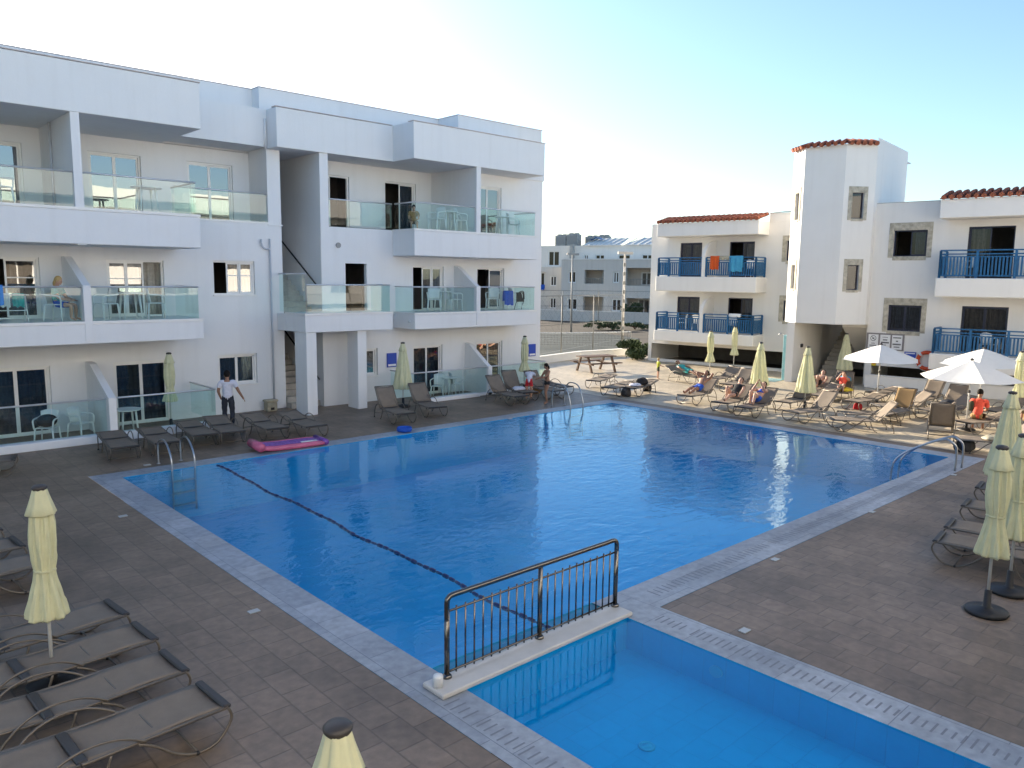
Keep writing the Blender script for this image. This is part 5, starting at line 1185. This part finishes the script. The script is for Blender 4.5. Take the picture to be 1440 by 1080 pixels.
def stand(lsh=None, **kw):
    P = dict(pel=(0, 0, .93), spi=(0, .005, 1.10), che=(0, 0, 1.32), nek=(0, .0, 1.46), hd0=(0, .02, 1.535), hd1=(0, .025, 1.62))
    for s, q in ((-1, 'L'), (1, 'R')):
        P.update({q+'sh': (s*.185, 0, 1.385), q+'el': (s*.235, -.02, 1.11), q+'wr': (s*.25, .06, .87), q+'hi': (s*.095, 0, .87), q+'kn': (s*.105, .015, .48), q+'an': (s*.11, -.02, .085), q+'to': (s*.13, .13, .035)})
    P.update(kw); return P
def recline(back=42, knees=0.0, arms='side', kneeR=None):
    """lying on a lounger: seat level z=.43 at the hips, head towards -y, feet towards +y (figure frame); hips at the origin"""
    a = math.radians(back); c, sn = math.cos(a), math.sin(a); z0 = .42+.10
    bp = lambda d, o=0, x=0: (x, -d*c+o*sn, z0+d*sn+o*c)
    P = dict(pel=(0, 0, z0), spi=bp(.17), che=bp(.38), nek=bp(.53, .02), hd0=bp(.60, .045), hd1=bp(.69, .06))
    for s, q in ((-1, 'L'), (1, 'R')):
        k = knees if q == 'L' or kneeR is None else kneeR
        P[q+'sh'] = bp(.44, 0, s*.185); P[q+'hi'] = (s*.095, .07, z0-.01)
        ky = .07+.40*math.cos(k); kz = z0-.0+.40*math.sin(k)
        P[q+'kn'] = (s*.10, ky, kz); ln = .40; dz = kz-(.40); dy = math.sqrt(max(.01, ln*ln-dz*dz)) if dz < ln else .05
        P[q+'an'] = (s*.10, ky+dy*(1 if k < .9 else .35), .41); P[q+'to'] = (s*.12, ky+dy*(1 if k < .9 else .35)+.06, .50)
        if arms == 'side': P[q+'el'] = bp(.2, .06, s*.27); P[q+'wr'] = (s*.25, .02, z0+.06)
        elif arms == 'head': P[q+'el'] = bp(.58, .16, s*.33); P[q+'wr'] = bp(.66, .0, s*.14)
        elif arms == 'read': P[q+'el'] = bp(.26, .16, s*.24); P[q+'wr'] = bp(.42, .36, s*.08)
    return P
def on_lounger(key, d=.95):
    """hip spot on a lounger, d metres from its foot end; figure's feet point to the foot end"""
    o = LNG[key]; rz = o.rotation_euler.z; v = Vector((-math.sin(rz), math.cos(rz), 0)); p = Vector(o.location)+v*d
    return (p.x, p.y, 0), rz+PI
# the man walking away
mp = at(322, 604)
person('man in a white polo shirt and dark jeans walking away along the building', mp, -.45, stand(
    Lel=(-.25, -.02, 1.12), Lwr=(-.2, .1, .93), Rel=(.29, -.03, 1.13), Rwr=(.40, .04, .92), Lkn=(-.10, .06, .5), Lan=(-.09, -.02, .09), Lto=(-.1, .13, .04), Rkn=(.11, .05, .5), Ran=(.105, -.12, .11), Rto=(.115, .02, .04), hd0=(0, .035, 1.53), hd1=(0, .05, 1.615)), 1.66, SKIND, HAIRD, wear=(('polo_shirt', WHC, 'shirt'), ('jeans', JEAN, 'trousers'), ('shoes', BLK, 'shoes')))
# couple at the far corner
cp = at(744, 561)
person('child in white top and red shorts bending forward beside a sunbed', cp, -.86, stand(
    pel=(0, -.18, .86), spi=(0, -.02, 1.0), che=(0, .2, 1.12), nek=(0, .34, 1.18), hd0=(0, .40, 1.17), hd1=(0, .46, 1.14), Lsh=(-.17, .24, 1.14), Rsh=(.17, .24, 1.14), Lel=(-.2, .42, .98), Lwr=(-.16, .62, .92), Rel=(.2, .42, .98), Rwr=(.16, .62, .94),
    Lhi=(-.09, -.16, .82), Rhi=(.09, -.16, .82), Lkn=(-.1, -.1, .45), Rkn=(.1, -.1, .45), Lan=(-.1, -.14, .08), Ran=(.1, -.14, .08), Lto=(-.11, 0, .035), Rto=(.11, 0, .035)), 1.36, SKIN, HAIRD, wear=(('top', WHC, 'shirt'), ('shorts', REDC, 'shorts')), look=(0, .8, -.6))
wp = at(769, 568)
person('girl in black bikini bottom standing at the pool edge facing the child', wp, 1.25, stand(
    Lel=(-.2, .2, 1.15), Lwr=(-.1, .42, 1.12), Rel=(.2, .16, 1.12), Rwr=(.12, .38, 1.06), Lkn=(-.1, .12, .5), Lan=(-.1, .06, .085), Lto=(-.11, .2, .035), Ran=(.1, -.05, .085), Rto=(.11, .1, .035), hd0=(0, .05, 1.53), hd1=(0, .07, 1.60)), 1.42, SKIND, HAIRD, True, wear=(('bikini_bottom', BLKC, 'brief'),))
kp = at(925, 533)
person('small child in lime top and dark shorts standing behind a sunbed', kp, -2.2, stand(che=(0, 0, 1.3), hd0=(0, .02, 1.52), hd1=(0, .02, 1.66), Rel=(.26, .1, 1.12), Rwr=(.34, .28, 1.05)), .93, SKIN, HAIRB, wear=(('top', YELC, 'shirt'), ('shorts', GRC, 'shorts')))
l, r = on_lounger('teal', .9); person('person in teal clothes reclining near the standing child', l, r, recline(22, 0), 1.66, SKIND, HAIRD, True, (('top', TEALC, 'tank'), ('shorts', TEALC, 'shorts')))
l, r = on_lounger('s1', .98); person('man in bright blue shorts lying with arms behind his head', l, r, recline(42, 0.05, 'head'), 1.7, SKIND, HAIRD, wear=(('shorts', BLUEC, 'shorts'),))
l, r = on_lounger('s2', .95); person('person in black top reclining with one knee raised', l, r, recline(38, .1, 'side', .95), 1.66, SKIN, HAIRD, wear=(('top', BLKC, 'tank'), ('shorts', BLKC, 'brief')))
l, r = on_lounger('s3', .95); person('sunbather in dark blue swimwear with raised knees beside the parasol pole', l, r, recline(40, .7, 'read', 1.0), 1.62, SKIN, HAIRD, True, (('swimsuit', BLUEC, 'shorts'), ('swim_top', BLUEC, 'bra')))
l, r = on_lounger('p4', .95); person('tanned person reclining with knees up in front of the entrance stairs', l, r, recline(26, .9, 'side', .6), 1.7, SKIN, HAIRD, wear=(('shorts', BLKC, 'shorts'),))
l, r = on_lounger('boy', .85); person('person in orange top on a sunbed by the low white wall', l, r, recline(50, .5, 'read', .3), 1.45, SKIN, HAIRD, wear=(('top', ORC, 'shirt'), ('shorts', BRNC, 'shorts')))
def sit(z=.42, lean=.1, arms=True):
    P = dict(pel=(0, -.02, z+.1), spi=(0, -.02+lean*.5, z+.27), che=(0, lean, z+.48), nek=(0, lean*1.5, z+.62), hd0=(0, lean*1.7+.03, z+.69), hd1=(0, lean*1.9+.05, z+.77))
    for s, q in ((-1, 'L'), (1, 'R')):
        P.update({q+'sh': (s*.185, lean, z+.54), q+'el': (s*.215, lean+.14, z+.27), q+'wr': (s*.15, lean+.34, z+.22), q+'hi': (s*.1, .03, z+.09), q+'kn': (s*.13, .44, z+.08), q+'an': (s*.13, .42, .085), q+'to': (s*.14, .57, .035)})
    return P
sp = at(1374, 591, .3)
person('person in a loose coral shirt sitting hunched on a sunbed with back to the camera', (sp.x, sp.y, -.06), -1.35, sit(.38, .22), 1.7, SKIND, HAIRD, wear=(('shirt', ORC, 'shirt'), ('shorts', BRNC, 'shorts')), look=(.3, .8, -.3))
ep = at(1440, 625)
person('person with dark hair at the right edge behind the shaded parasols', (ep.x, ep.y, 0), 1.2, stand(), 1.1, SKIND, HAIRD, wear=(('top', BRNC, 'tank'), ('shorts', BLKC, 'shorts')))
person('blond person in blue sitting on a chair on the left balcony', (4.95, 22.25, F1), .9+PI, sit(.36, .02), 1.55, SKIN, HAIRB, True, (('top', TEALC, 'shirt'), ('shorts', BLUEC, 'shorts')))
person('person crouching on a top floor balcony at the corner glass', (15.95, 22.3, F2), 2.6, sit(.2, .1), 1.3, SKIN, HAIRD, wear=(('top', BRNC, 'shirt'), ('shorts', BLKC, 'shorts')))
# things on and under the loungers
def lump(name, label, cat, loc, r, sc, m, seed, flatz=True):
    rn = random.Random(seed); b = MB(); b.sph((0, 0, 0), r, 26, 16, 0, sc); sg = lambda v, q: math.copysign(abs(v)**.62*q**.38, v); b.v = [(sg(x, r*sc[0]), sg(y, r*sc[1]), sg(z, r*sc[2])) for x, y, z in b.v]; ph = [rn.uniform(0, 6) for _ in range(4)]
    b.v = [(x*(.9+.10*math.sin(4*y/r+ph[0])-.12*z/(r*sc[2])), y*(.9+.10*math.sin(4*x/r+ph[1])-.12*z/(r*sc[2])), max(-r*sc[2]*.82, z*(.85+.22*math.sin(3.1*x/r+2.3*y/r+ph[2])+.06*math.sin(9*x/r+ph[3])))) for x, y, z in b.v]
    o = b.build(name, m, None, True); o.location = (loc[0], loc[1], loc[2]+r*sc[2]*.82); return tag(o, label, cat)
def on(k, d, x=0, z=.345):
    o = LNG[k]; rz = o.rotation_euler.z; p = Vector(o.location)+Vector((-math.sin(rz), math.cos(rz), 0))*d+Vector((math.cos(rz), math.sin(rz), 0))*x; return (p.x, p.y, z)
lump('bag', 'black bag lying on the sunbed beside the child in lime', 'bag', on('bags', 1.1), .24, (1.2, .8, .6), BLKC, 1)
lump('bag', 'dark grey bag at the foot of the sunbed near the child', 'bag', on('bags', .0, -.1, .0), .2, (.9, .8, 1.0), DKPL, 2)
lump('bag', 'black bag on the deck right of the sunbed with bags', 'bag', on('bags', 1.9, -.15, .0), .2, (1, .8, .9), BLKC, 3)
lump('towel', 'crumpled white towel on the sunbed beside the child in lime', 'towel', on('bags', .55), .2, (1.4, 1, .3), WHC, 4)
lump('bag', 'black shoulder bag under the sunbed next to the grab rails', 'bag', on('bag', .25, .0, .0), .24, (1.4, .9, .75), BLKC, 5)
lump('beach_ball', 'red ball lying behind a sunbed near the pool', 'ball', tuple(at(1206, 576)), .13, (1, 1, 1), REDC, 6)
lump('towel', 'turquoise towel over the raised backrest by the low wall', 'towel', on('boy', 1.35, 0, .62), .24, (1.2, 1, .45), TOWB, 7)
lump('towel', 'yellow towel under the person in orange', 'towel', on('boy', .6, .12, .345), .22, (1.2, 1.2, .3), YEL, 8)
lump('towel', 'crumpled white towel on the raised sunbed behind the child', 'towel', on('J', .7, -.1), .2, (1.3, 1, .35), WHC, 9)
lump('bag', 'brown bag on the deck behind the standing girl', 'bag', tuple(at(755, 553)), .18, (1.1, .8, .9), BRNC, 10)
lump('towel', 'dark towel on the deck chair row below the low wall', 'towel', on('w4', .8), .2, (1.3, 1, .3), JEAN, 11)
lump('towel', 'olive towel hanging at the parasol pole near the coral shirt', 'towel', tuple(at(1365, 577, .55)), .14, (.8, .8, 1.2), GRC, 12)
lump('towel', 'pale towel folded on the sunbed with the black bag', 'towel', on('bag', .85), .18, (1.4, 1.2, .3), BEIGE, 13)

# ------------------------------------------------------------------ light
SUN_AZ, SUN_EL = math.radians(3.0), math.radians(15.5)
w = bpy.data.worlds.new('World'); SC.world = w; w.use_nodes = True
N, L = w.node_tree.nodes, w.node_tree.links
sky = N.new('ShaderNodeTexSky'); sky.sky_type = 'NISHITA'; sky.sun_disc = False; sky.sun_elevation = SUN_EL; sky.sun_rotation = SUN_AZ
sky.air_density = 1.0; sky.dust_density = 1.0; sky.ozone_density = 3.0; sky.altitude = 10
bg = N['Background']; bg.inputs['Strength'].default_value = .105
L.new(sky.outputs[0], bg.inputs['Color'])
sl = bpy.data.lights.new('sun', 'SUN'); so = bpy.data.objects.new('sun', sl); COL.objects.link(so)
sl.energy = 5.0; sl.angle = math.radians(.5); sl.color = (1, .87, .68)
sd_ = Vector((math.sin(SUN_AZ)*math.cos(SUN_EL), math.cos(SUN_AZ)*math.cos(SUN_EL), math.sin(SUN_EL)))
so.rotation_euler = sd_.to_track_quat('Z', 'Y').to_euler(); so.location = (0, 0, 60)
SC.view_settings.view_transform = 'Standard'; SC.view_settings.look = 'None'; SC.view_settings.gamma = 1; SC.view_settings.exposure = 1.6
SC.render.engine = 'CYCLES'
cy = SC.cycles
cy.max_bounces = 10; cy.transparent_max_bounces = 16; cy.diffuse_bounces = 5; cy.glossy_bounces = 5
cy.use_denoising = True; cy.sample_clamp_indirect = 8; cy.caustics_reflective = False
